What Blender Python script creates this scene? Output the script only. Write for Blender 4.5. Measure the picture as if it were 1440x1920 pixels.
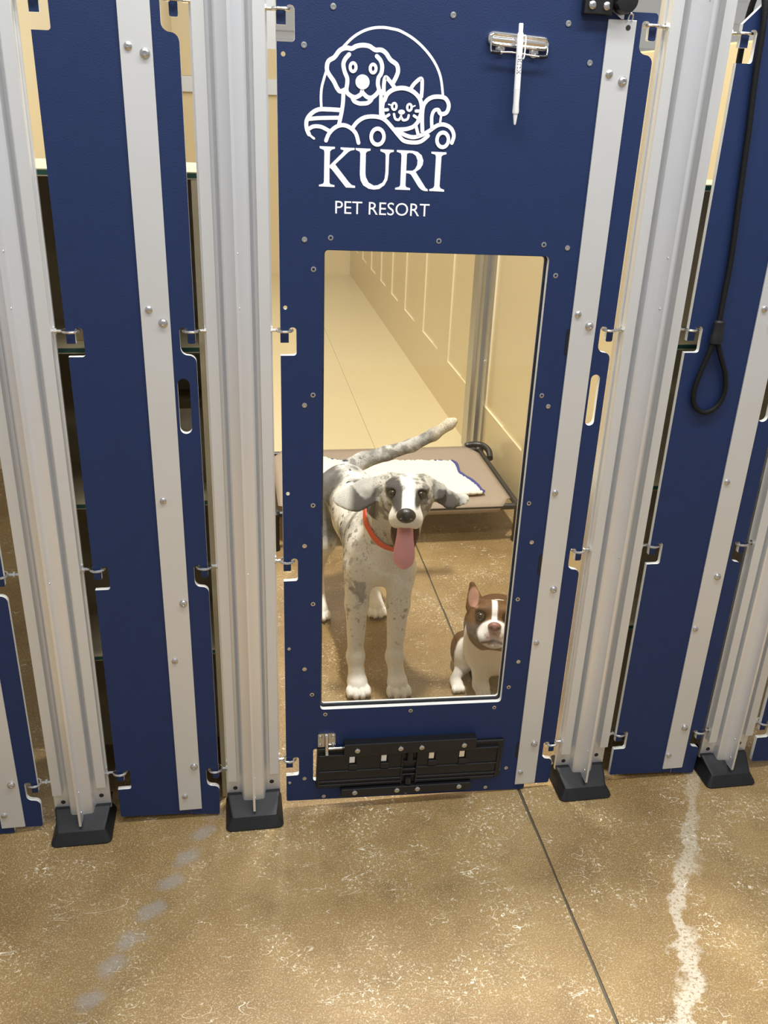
import bpy, bmesh, math, random
import numpy as np
from mathutils import Matrix, Vector
from mathutils.geometry import tessellate_polygon

scene = bpy.context.scene
for o in list(bpy.data.objects):
    bpy.data.objects.remove(o)
random.seed(7)
pi = math.pi
COL = scene.collection

# ------------------------------------------------------------------ camera
CAM_POS = Vector((0.0, -1.5625, 1.4588))
CF = Vector((0.15828, 0.89450, -0.41811))
CR = Vector((0.98678, -0.15829, 0.03491))
CU = Vector((0.03496, 0.41811, 0.90773))
cd = bpy.data.cameras.new('camera')
cd.sensor_fit = 'VERTICAL'
cd.sensor_height = 24.0
cd.lens = 24.0 * 1680.0 / 1920.0
cd.clip_start = 0.02
cam = bpy.data.objects.new('camera', cd)
M = Matrix((CR, CU, -CF)).transposed().to_4x4()
M.translation = CAM_POS
cam.matrix_world = M
COL.objects.link(cam)
scene.camera = cam

# ------------------------------------------------------------------ light
vs = scene.view_settings
vs.view_transform = 'Standard'
vs.look = 'None'
vs.gamma = 1.0
vs.use_curve_mapping = False
vs.exposure = 0.30

world = bpy.data.worlds.new('hall_light')
scene.world = world
world.use_nodes = True
bg = world.node_tree.nodes['Background']
bg.inputs[0].default_value = (0.98, 0.985, 1.0, 1)
bg.inputs[1].default_value = 0.36

def area(name, loc, sx, sy, power, col, rot=(0, 0, 0)):
    l = bpy.data.lights.new(name, 'AREA')
    l.shape = 'RECTANGLE'
    l.size = sx
    l.size_y = sy
    l.energy = power
    l.color = col
    o = bpy.data.objects.new(name, l)
    o.location = loc
    o.rotation_euler = rot
    COL.objects.link(o)
    return o
# strip lights of the hall: one over the kennel, one over the aisle, one over the run behind; plus an added aisle fill
area('kennel_strip_light', (0.35, 0.54, 4.2), 0.16, 0.35, 160, (1.0, 0.96, 0.90))
area('aisle_strip_light', (0.50, -0.72, 2.80), 2.4, 0.20, 46, (0.95, 0.975, 1.0))
area('aisle_back_fill_light', (0.30, -2.5, 3.1), 2.4, 0.20, 30, (0.96, 0.98, 1.0))  # unseen fill lamp, added to brighten the dogs from the front
area('run_strip_light', (0.40, 4.2, 3.3), 0.20, 2.4, 36, (1.0, 0.96, 0.90))

# ------------------------------------------------------------------ materials
def srgb(r, g, b):
    f = lambda c: (c / 255 / 12.92) if c / 255 <= 0.04045 else ((c / 255 + 0.055) / 1.055) ** 2.4
    return (f(r), f(g), f(b), 1)

def mat(name, col, rough=0.5, metal=0.0, spec=0.5, bump=None, var=None, coat=0.0):
    """principled material; bump=(scale, strength), var=(scale, amount) slow colour variation"""
    m = bpy.data.materials.new(name)
    m.use_nodes = True
    nt = m.node_tree
    b = nt.nodes['Principled BSDF']
    b.inputs['Base Color'].default_value = col
    b.inputs['Roughness'].default_value = rough
    b.inputs['Metallic'].default_value = metal
    b.inputs['Specular IOR Level'].default_value = spec
    b.inputs['Coat Weight'].default_value = coat
    if bump or var:
        tc = nt.nodes.new('ShaderNodeTexCoord')
    if var:
        n = nt.nodes.new('ShaderNodeTexNoise')
        n.inputs['Scale'].default_value = var[0]
        n.inputs['Detail'].default_value = 5
        nt.links.new(tc.outputs['Object'], n.inputs['Vector'])
        mx = nt.nodes.new('ShaderNodeMix')
        mx.data_type = 'RGBA'
        k = var[1]
        mx.inputs[6].default_value = tuple(c * (1 - k) for c in col[:3]) + (1,)
        mx.inputs[7].default_value = tuple(min(1, c * (1 + k)) for c in col[:3]) + (1,)
        nt.links.new(n.outputs['Fac'], mx.inputs[0])
        nt.links.new(mx.outputs[2], b.inputs['Base Color'])
    if bump:
        n = nt.nodes.new('ShaderNodeTexNoise')
        n.inputs['Scale'].default_value = bump[0]
        n.inputs['Detail'].default_value = 3
        nt.links.new(tc.outputs['Object'], n.inputs['Vector'])
        bp = nt.nodes.new('ShaderNodeBump')
        bp.inputs['Strength'].default_value = bump[1]
        bp.inputs['Distance'].default_value = 0.002
        nt.links.new(n.outputs['Fac'], bp.inputs['Height'])
        nt.links.new(bp.outputs[0], b.inputs['Normal'])
    return m

M_BLUE = mat('blue_hdpe', srgb(25, 43, 82), 0.50, spec=0.34, bump=(420, 0.25), var=(30, 0.10))
M_WHITE = mat('white_core', srgb(240, 238, 230), 0.45)
M_LOGO = mat('logo_white', srgb(240, 241, 246), 0.5)
M_ALU = mat('anodised_aluminium', (0.80, 0.805, 0.815, 1), 0.34, metal=0.70, bump=(300, 0.03), var=(6, 0.03))
M_ALU2 = mat('aluminium_strip', (0.68, 0.68, 0.665, 1), 0.42, metal=0.50, bump=(260, 0.03), var=(9, 0.04))
M_STEEL = mat('zinc_steel', (0.66, 0.65, 0.63, 1), 0.20, metal=1.0)
M_SCREW = mat('screw_steel', (0.62, 0.61, 0.60, 1), 0.26, metal=1.0)
M_DARK = mat('recess_shade', (0.02, 0.02, 0.02, 1), 0.6)  # near-black colour stands for the shade inside bolt holes and nostrils
M_RUBBER = mat('black_rubber', srgb(27, 27, 28), 0.50, spec=0.30, bump=(120, 0.12), var=(25, 0.3))
M_BLACK = mat('black_plastic', srgb(22, 22, 24), 0.34, bump=(250, 0.05))
M_BEIGE = mat('beige_hdpe', srgb(216, 200, 160), 0.28, spec=0.6, bump=(60, 0.03), var=(2, 0.05))
M_CREAM = mat('cream_edge', srgb(244, 230, 196), 0.4)
M_LIP = mat('routed_edge', srgb(230, 216, 180), 0.4)
M_GREEN = mat('green_core', srgb(38, 84, 70), 0.45)
M_CARD = mat('cardboard', srgb(186, 164, 124), 0.75, var=(20, 0.08))
M_CANVAS = mat('taupe_canvas', srgb(150, 134, 116), 0.75, bump=(500, 0.12), var=(8, 0.06))
M_FLEECE = mat('white_fleece', srgb(232, 227, 208), 0.95, spec=0.1, bump=(160, 0.9))
M_TRIM = mat('blue_binding', srgb(58, 66, 132), 0.8)
M_ROPE = mat('black_rope', srgb(15, 15, 16), 0.60, spec=0.25, bump=(700, 0.5))
M_PENW = mat('white_pen', srgb(240, 240, 240), 0.3)
M_INK = mat('grey_ink', srgb(70, 72, 84), 0.6)
M_CHROME = mat('chrome', (0.86, 0.84, 0.80, 1), 0.10, metal=1.0)
M_ORANGE = mat('orange_collar', srgb(232, 82, 46), 0.5)
M_TONGUE = mat('pink_tongue', srgb(238, 164, 178), 0.34, bump=(300, 0.1), var=(40, 0.08))
M_NOSE = mat('black_nose', srgb(34, 32, 34), 0.32, bump=(500, 0.3))
M_EYE = mat('eye', srgb(28, 18, 14), 0.06, spec=0.8)
M_PINKNOSE = mat('brown_nose', srgb(142, 92, 82), 0.34, bump=(500, 0.3))
M_WHITEMETAL = mat('white_metal_cladding', srgb(232, 232, 230), 0.5)
M_POST2 = mat('darker_aluminium', (0.50, 0.50, 0.50, 1), 0.32, metal=0.9)  # darker grey aluminium for the partition post
M_GALV = mat('galvanised', (0.62, 0.65, 0.68, 1), 0.45, metal=0.6)
M_CLAW = mat('claw', srgb(60, 52, 46), 0.4)

def glass_mat():
    m = bpy.data.materials.new('clear_pane')
    m.use_nodes = True
    nt = m.node_tree
    nt.nodes.remove(nt.nodes['Principled BSDF'])
    out = nt.nodes['Material Output']
    tr = nt.nodes.new('ShaderNodeBsdfTransparent')
    tr.inputs[0].default_value = (0.97, 0.975, 0.965, 1)
    gl = nt.nodes.new('ShaderNodeBsdfGlossy')
    gl.inputs['Roughness'].default_value = 0.02
    fr = nt.nodes.new('ShaderNodeFresnel')
    fr.inputs[0].default_value = 1.47
    mx = nt.nodes.new('ShaderNodeMixShader')
    nt.links.new(fr.outputs[0], mx.inputs[0])
    nt.links.new(tr.outputs[0], mx.inputs[1])
    nt.links.new(gl.outputs[0], mx.inputs[2])
    nt.links.new(mx.outputs[0], out.inputs[0])
    return m
M_GLASS = glass_mat()

class NT:
    """tiny helper to write shader maths"""
    def __init__(s, m):
        s.nt = m.node_tree
    def n(s, t, **k):
        x = s.nt.nodes.new(t)
        for a, v in k.items():
            setattr(x, a, v)
        return x
    def lk(s, a, b):
        s.nt.links.new(a, b)
    def put(s, sock, v):
        if isinstance(v, (int, float)):
            sock.default_value = v
        elif isinstance(v, tuple):
            sock.default_value = v
        else:
            s.lk(v, sock)
    def math(s, op, a, b=0.0, c=None, clamp=False):
        x = s.n('ShaderNodeMath', operation=op, use_clamp=clamp)
        s.put(x.inputs[0], a)
        s.put(x.inputs[1], b)
        if c is not None:
            s.put(x.inputs[2], c)
        return x.outputs[0]
    def step(s, v, lo, hi):
        x = s.n('ShaderNodeMapRange', interpolation_type='SMOOTHSTEP')
        s.put(x.inputs[0], v)
        s.put(x.inputs[1], lo)
        s.put(x.inputs[2], hi)
        return x.outputs[0]
    def noise(s, vec, scale, detail=4, rough=0.5, dist=0.0):
        x = s.n('ShaderNodeTexNoise')
        s.lk(vec, x.inputs['Vector'])
        x.inputs['Scale'].default_value = scale
        x.inputs['Detail'].default_value = detail
        x.inputs['Roughness'].default_value = rough
        x.inputs['Distortion'].default_value = dist
        return x.outputs['Fac']
    def mix(s, f, a, b):
        x = s.n('ShaderNodeMix', data_type='RGBA')
        s.put(x.inputs[0], f)
        s.put(x.inputs[6], a)
        s.put(x.inputs[7], b)
        return x.outputs[2]

def floor_mat():
    m = bpy.data.materials.new('worn_epoxy_floor')
    m.use_nodes = True
    g = NT(m)
    b = m.node_tree.nodes['Principled BSDF']
    tc = g.n('ShaderNodeTexCoord')
    v = tc.outputs['Object']
    sp = g.n('ShaderNodeSeparateXYZ')
    g.lk(v, sp.inputs[0])
    X, Y = sp.outputs[0], sp.outputs[1]
    big = g.step(g.noise(v, 2.6, 4, 0.55), 0.3, 0.7)
    med = g.noise(v, 14, 6, 0.6)
    col = g.mix(big, srgb(124, 97, 55), srgb(153, 127, 82))
    col = g.mix(g.math('MULTIPLY', g.step(med, 0.45, 0.75), 0.45), col, srgb(104, 80, 44))
    # fine grain of the coating
    fine = g.noise(v, 330, 2, 0.7)
    col = g.mix(g.math('MULTIPLY', g.step(fine, 0.52, 0.72), 0.55), col, srgb(214, 194, 152))
    col = g.mix(g.math('MULTIPLY', g.step(fine, 0.48, 0.30), 0.45), col, srgb(104, 80, 46))
    # pale flecks and scuffs, in drifts
    drift = g.step(g.noise(v, 5.5, 3, 0.6), 0.46, 0.68)
    fl = g.step(g.noise(v, 135, 6, 0.78, 0.8), 0.560, 0.61)
    col = g.mix(g.math('MULTIPLY', fl, g.math('MULTIPLY_ADD', drift, 0.90, 0.14)), col, srgb(236, 226, 200))
    # thin scratches: contour lines of a stretched noise
    mp = g.n('ShaderNodeMapping')
    g.lk(v, mp.inputs[0])
    mp.inputs['Rotation'].default_value = (0, 0, 0.7)
    mp.inputs['Scale'].default_value = (3.0, 9.0, 1)
    sn = g.noise(mp.outputs[0], 3.0, 2, 0.4, 1.2)
    line = g.step(g.math('ABSOLUTE', g.math('SUBTRACT', sn, 0.5)), 0.0045, 0.0015)
    brk = g.step(g.noise(v, 11, 4, 0.6), 0.50, 0.60)
    col = g.mix(g.math('MULTIPLY', g.math('MULTIPLY', line, brk), 0.85), col, srgb(238, 230, 208))
    # worn stripe where the coating came off, running obliquely across the aisle
    wob = g.math('MULTIPLY', g.math('SUBTRACT', g.noise(v, 7, 3, 0.6), 0.5), 0.17)
    cx = g.math('ADD', g.math('MULTIPLY_ADD', Y, 0.55, 1.062), wob)
    dx = g.math('ABSOLUTE', g.math('SUBTRACT', X, cx))
    fine2 = g.math('MULTIPLY', g.math('SUBTRACT', g.noise(v, 60, 5, 0.7), 0.5), 0.05)
    ws = g.step(g.math('ADD', dx, fine2), g.math('MULTIPLY_ADD', g.noise(v, 16, 3, 0.6), 0.06, -0.002), 0.012)
    ws = g.math('MULTIPLY', ws, g.step(Y, 0.1, 0.0))
    pit = g.step(g.noise(v, 150, 3, 0.7), 0.62, 0.5)
    col = g.mix(g.math('MULTIPLY', ws, g.math('MULTIPLY', g.math('MULTIPLY_ADD', pit, 0.55, 0.10), g.step(g.math('ADD', Y, g.math('MULTIPLY', med, -0.5)), 0.15, -0.75))), col, srgb(206, 198, 180))
    # row of grey damp blots on the left
    ax = g.math('SUBTRACT', X, g.math('MULTIPLY_ADD', Y, 0.50, -0.078))
    ph = g.math('SUBTRACT', g.math('FRACT', g.math('MULTIPLY', g.math('MULTIPLY_ADD', g.noise(v, 6, 2), 0.05, Y), 16.0)), 0.5)
    rr = g.math('POWER', g.math('ADD', g.math('POWER', g.math('MULTIPLY', ax, 27.0), 2.0),
                                g.math('POWER', g.math('MULTIPLY', ph, 1.75), 2.0)), 0.5)
    rr = g.math('ADD', rr, g.math('MULTIPLY', g.math('SUBTRACT', g.noise(v, 30, 5, 0.65), 0.5), 1.7))
    bl = g.math('MULTIPLY', g.step(rr, 0.95, 0.15), g.step(Y, 0.02, -0.03))
    col = g.mix(g.math('MULTIPLY', bl, 0.50), col, srgb(146, 143, 140))
    g.lk(col, b.inputs['Base Color'])
    rg = g.math('MULTIPLY_ADD', med, 0.20, 0.36)
    rg = g.math('ADD', rg, g.math('MULTIPLY', g.math('MAXIMUM', ws, bl), 0.2))
    g.lk(rg, b.inputs['Roughness'])
    bp = g.n('ShaderNodeBump')
    bp.inputs['Strength'].default_value = 0.28
    bp.inputs['Distance'].default_value = 0.002
    g.lk(g.noise(v, 210, 3, 0.6), bp.inputs['Height'])
    g.lk(bp.outputs[0], b.inputs['Normal'])
    return m
M_FLOOR = floor_mat()
M_FLOOR2 = mat('run_floor_reflection', srgb(208, 192, 150), 0.32, bump=(25, 0.05), var=(1.5, 0.05))  # beige reflection of the walls put into the floor colour
M_JOINT = mat('joint_filler', srgb(84, 76, 60), 0.6, var=(40, 0.4))

def coat_mat(name, rough=0.75):
    m = bpy.data.materials.new(name)
    m.use_nodes = True
    g = NT(m)
    b = m.node_tree.nodes['Principled BSDF']
    at = g.n('ShaderNodeAttribute')
    at.attribute_name = 'Col'
    tc = g.n('ShaderNodeTexCoord')
    f = g.noise(tc.outputs['Object'], 260, 4, 0.7)
    mul = g.math('MULTIPLY_ADD', f, 0.5, 0.75)
    tick = g.math('MULTIPLY', g.step(g.noise(tc.outputs['Object'], 330, 3, 0.6), 0.53, 0.62), at.outputs['Alpha'])
    x = g.n('ShaderNodeVectorMath', operation='SCALE')
    g.lk(g.mix(tick, at.outputs['Color'], srgb(92, 90, 88)), x.inputs[0])
    g.lk(mul, x.inputs['Scale'])
    g.lk(x.outputs[0], b.inputs['Base Color'])
    b.inputs['Roughness'].default_value = rough
    b.inputs['Specular IOR Level'].default_value = 0.25
    bp = g.n('ShaderNodeBump')
    bp.inputs['Strength'].default_value = 0.25
    bp.inputs['Distance'].default_value = 0.001
    g.lk(f, bp.inputs['Height'])
    g.lk(bp.outputs[0], b.inputs['Normal'])
    return m
M_MERLE = coat_mat('merle_coat')
M_BROWN = coat_mat('brown_white_coat', 0.6)

# ------------------------------------------------------------------ object helpers
WORLD = {}
def link(o, parent=None, world=None):
    COL.objects.link(o)
    WORLD[o.name] = world if world is not None else Matrix.Identity(4)
    if parent is not None:
        o.parent = parent
        o.matrix_parent_inverse = WORLD[parent.name].inverted()
    return o

def thing(name, label, cat, loc=(0, 0, 0), group=None):
    o = bpy.data.objects.new(name, None)
    o.empty_display_size = 0.05
    o.location = loc
    link(o, None, Matrix.Translation(loc))
    return tag(o, label, cat, group)

def tag(o, label, cat, group=None):
    o['label'] = label
    o['category'] = cat
    if group:
        o['group'] = group
    return o

def struct(o):
    o['kind'] = 'structure'
    return o

def mesh_obj(name, verts, faces, mats, parent=None, smooth=False, midx=None, recalc=False):
    me = bpy.data.meshes.new(name)
    me.from_pydata([tuple(v) for v in verts], [], [tuple(f) for f in faces])
    if not isinstance(mats, (list, tuple)):
        mats = [mats]
    for m in mats:
        me.materials.append(m)
    if midx is not None:
        me.polygons.foreach_set('material_index', midx)
    if recalc:
        bm = bmesh.new()
        bm.from_mesh(me)
        bmesh.ops.recalc_face_normals(bm, faces=bm.faces)
        bm.to_mesh(me)
        bm.free()
    if smooth:
        me.polygons.foreach_set('use_smooth', [True] * len(me.polygons))
        if recalc:
            me.set_sharp_from_angle(angle=0.9)
    me.update()
    return link(bpy.data.objects.new(name, me), parent)

def bm_obj(name, bm, mats, parent=None, smooth=False, angle=None):
    me = bpy.data.meshes.new(name)
    bmesh.ops.recalc_face_normals(bm, faces=bm.faces)
    bm.to_mesh(me)
    bm.free()
    if not isinstance(mats, (list, tuple)):
        mats = [mats]
    for m in mats:
        me.materials.append(m)
    if smooth:
        me.polygons.foreach_set('use_smooth', [True] * len(me.polygons))
        if angle:
            me.set_sharp_from_angle(angle=angle)
    return link(bpy.data.objects.new(name, me), parent)

def use(me, name, loc, parent, rot=None, scale=None):
    """another object on shared mesh data"""
    o = bpy.data.objects.new(name, me)
    o.location = loc
    if rot:
        o.rotation_euler = rot
    if scale:
        o.scale = scale
    mw = Matrix.LocRotScale(Vector(loc), o.rotation_euler, o.scale)
    return link(o, parent, mw)

def box_bm(bm, x0, x1, y0, y1, z0, z1, bevel=0.0):
    r = bmesh.ops.create_cube(bm, size=1)
    vs_ = r['verts']
    for v in vs_:
        v.co = Vector((x0 + (v.co.x + .5) * (x1 - x0), y0 + (v.co.y + .5) * (y1 - y0), z0 + (v.co.z + .5) * (z1 - z0)))
    if bevel:
        es = list({e for v in vs_ for e in v.link_edges})
        bmesh.ops.bevel(bm, geom=es, offset=bevel, segments=2, profile=0.5, affect='EDGES')

def box(name, x0, x1, y0, y1, z0, z1, m, parent=None, bevel=0.0):
    bm = bmesh.new()
    box_bm(bm, x0, x1, y0, y1, z0, z1, bevel)
    return bm_obj(name, bm, m, parent)

def fillet(pts, closed=True):
    """pts: (x, z) or (x, z, r) -> list of (x, z) with rounded corners"""
    out = []
    n = len(pts)
    for i, p in enumerate(pts):
        r = p[2] if len(p) > 2 else 0
        if not r:
            out.append((p[0], p[1]))
            continue
        a = Vector(pts[i - 1][:2])
        b = Vector(p[:2])
        c = Vector(pts[(i + 1) % n][:2])
        u = (a - b).normalized()
        w = (c - b).normalized()
        ang = u.angle(w)
        t = r / math.tan(ang / 2)
        cen = b + (u + w).normalized() * (r / math.sin(ang / 2))
        p0 = b + u * t
        p1 = b + w * t
        a0 = math.atan2((p0 - cen).y, (p0 - cen).x)
        a1 = math.atan2((p1 - cen).y, (p1 - cen).x)
        d = (a1 - a0 + pi) % (2 * pi) - pi
        k = 5
        for j in range(k + 1):
            t_ = a0 + d * j / k
            out.append((cen.x + r * math.cos(t_), cen.y + r * math.sin(t_)))
    return out

def prism_data(loops, y0, y1):
    """loops in (x, z): first outline, rest holes. front at y0. material 0 = faces, 1 = cut edges"""
    tri = tessellate_polygon([[Vector((p[0], p[1], 0)) for p in l] for l in loops])
    flat = [p for l in loops for p in l]
    n = len(flat)
    verts = [(p[0], y0, p[1]) for p in flat] + [(p[0], y1, p[1]) for p in flat]
    faces, mi = [], []
    for t in tri:
        a, b, c = (flat[i] for i in t)
        cr = (b[0] - a[0]) * (c[1] - a[1]) - (b[1] - a[1]) * (c[0] - a[0])
        t = tuple(t) if cr > 0 else (t[0], t[2], t[1])
        faces.append(t)                       # ccw in (x,z) seen from -y
        faces.append(tuple(i + n for i in reversed(t)))
        mi += [0, 0]
    s = 0
    for li, l in enumerate(loops):
        area_ = sum(l[i][0] * l[(i + 1) % len(l)][1] - l[(i + 1) % len(l)][0] * l[i][1] for i in range(len(l)))
        ccw = area_ > 0
        out = ccw == (li == 0)
        for i in range(len(l)):
            a = s + i
            b = s + (i + 1) % len(l)
            faces.append((b, a, a + n, b + n) if out else (a, b, b + n, a + n))
            mi.append(1)
        s += len(l)
    return verts, faces, mi

def prism(name, loops, y0, y1, mats, parent=None):
    v, f, mi = prism_data(loops, y0, y1)
    if not isinstance(mats, (list, tuple)):
        mats = [mats, mats]
    return mesh_obj(name, v, f, mats, parent, midx=mi)

def circle(cx, cz, r, n=12):
    return [(cx + r * math.cos(2 * pi * i / n), cz + r * math.sin(2 * pi * i / n)) for i in range(n)]

def tube_data(path, radii, n=10, closed=False):
    """tube along 3D points"""
    P = [Vector(p) for p in path]
    if not isinstance(radii, (list, tuple)):
        radii = [radii] * len(P)
    verts, faces = [], []
    m = len(P)
    up = None
    for i in range(m):
        if closed:
            t = (P[(i + 1) % m] - P[i - 1]).normalized()
        else:
            t = (P[min(i + 1, m - 1)] - P[max(i - 1, 0)]).normalized()
        if up is None:
            up = Vector((0, 0, 1)) if abs(t.z) < 0.9 else Vector((1, 0, 0))
        s = t.cross(up).normalized()
        up = s.cross(t).normalized()
        for j in range(n):
            a = 2 * pi * j / n
            verts.append(P[i] + (s * math.cos(a) + up * math.sin(a)) * radii[i])
    for i in range(m if closed else m - 1):
        i2 = (i + 1) % m
        for j in range(n):
            j2 = (j + 1) % n
            faces.append((i * n + j, i * n + j2, i2 * n + j2, i2 * n + j))
    if not closed:
        faces.append(tuple(range(n))[::-1])
        faces.append(tuple((m - 1) * n + j for j in range(n)))
    return verts, faces

def tube(name, path, r, m, parent=None, n=10, closed=False):
    v, f = tube_data(path, r, n, closed)
    return mesh_obj(name, v, f, m, parent, smooth=True, recalc=True)

def catmull(pts, k=6):
    P = [Vector(p) for p in pts]
    if len(P) < 3:
        return P
    out = []
    for i in range(len(P) - 1):
        a = P[max(i - 1, 0)]
        b = P[i]
        c = P[i + 1]
        d = P[min(i + 2, len(P) - 1)]
        for j in range(k):
            t = j / k
            out.append(0.5 * ((2 * b) + (c - a) * t + (2 * a - 5 * b + 4 * c - d) * t * t + (3 * b - a - 3 * c + d) * t ** 3))
    out.append(P[-1])
    return out

def lathe_bm(bm, prof, n=16, axis='y', origin=(0, 0, 0)):
    """prof: (radius, along) revolved about an axis through origin"""
    rings = []
    for r, h in prof:
        ring = []
        for j in range(n):
            a = 2 * pi * j / n
            c, s = r * math.cos(a), r * math.sin(a)
            p = {'y': (c, h, s), 'z': (c, s, h), 'x': (h, c, s)}[axis]
            ring.append(bm.verts.new(Vector(p) + Vector(origin)))
        rings.append(ring)
    for a, b in zip(rings, rings[1:]):
        for j in range(n):
            bm.faces.new((a[j], a[(j + 1) % n], b[(j + 1) % n], b[j]))
    bm.faces.new(rings[0][::-1])
    bm.faces.new(rings[-1])

def shared(name, build, mats, smooth=True, angle=0.7):
    bm = bmesh.new()
    build(bm)
    bmesh.ops.recalc_face_normals(bm, faces=bm.faces)
    me = bpy.data.meshes.new(name)
    bm.to_mesh(me)
    bm.free()
    for m in (mats if isinstance(mats, (list, tuple)) else [mats]):
        me.materials.append(m)
    if smooth:
        me.polygons.foreach_set('use_smooth', [True] * len(me.polygons))
        me.set_sharp_from_angle(angle=angle)
    return me

# fixings, head pointing to -y, seat at y = 0
ME_FLUSH = shared('screw', lambda b: lathe_bm(b, [(0.0048, 0.0004), (0.0046, -0.0006), (0.0024, -0.0009), (0.0020, 0.0005)], 14), M_SCREW)
ME_PAN = shared('pan_screw', lambda b: lathe_bm(b, [(0.0062, 0.0), (0.0060, -0.0022), (0.0040, -0.0038), (0.0016, -0.0040), (0.0010, -0.0024)], 14), M_SCREW)
ME_BOLT = shared('bolt', lambda b: lathe_bm(b, [(0.0078, 0.0), (0.0078, -0.0010), (0.0068, -0.0012), (0.0066, -0.0040), (0.0048, -0.0056), (0.0030, -0.0057), (0.0026, -0.0030)], 16), M_SCREW)
ME_SMALL = shared('small_screw', lambda b: lathe_bm(b, [(0.0040, 0.0), (0.0038, -0.0016), (0.0022, -0.0026), (0.0008, -0.0018)], 12), M_SCREW)

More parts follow.
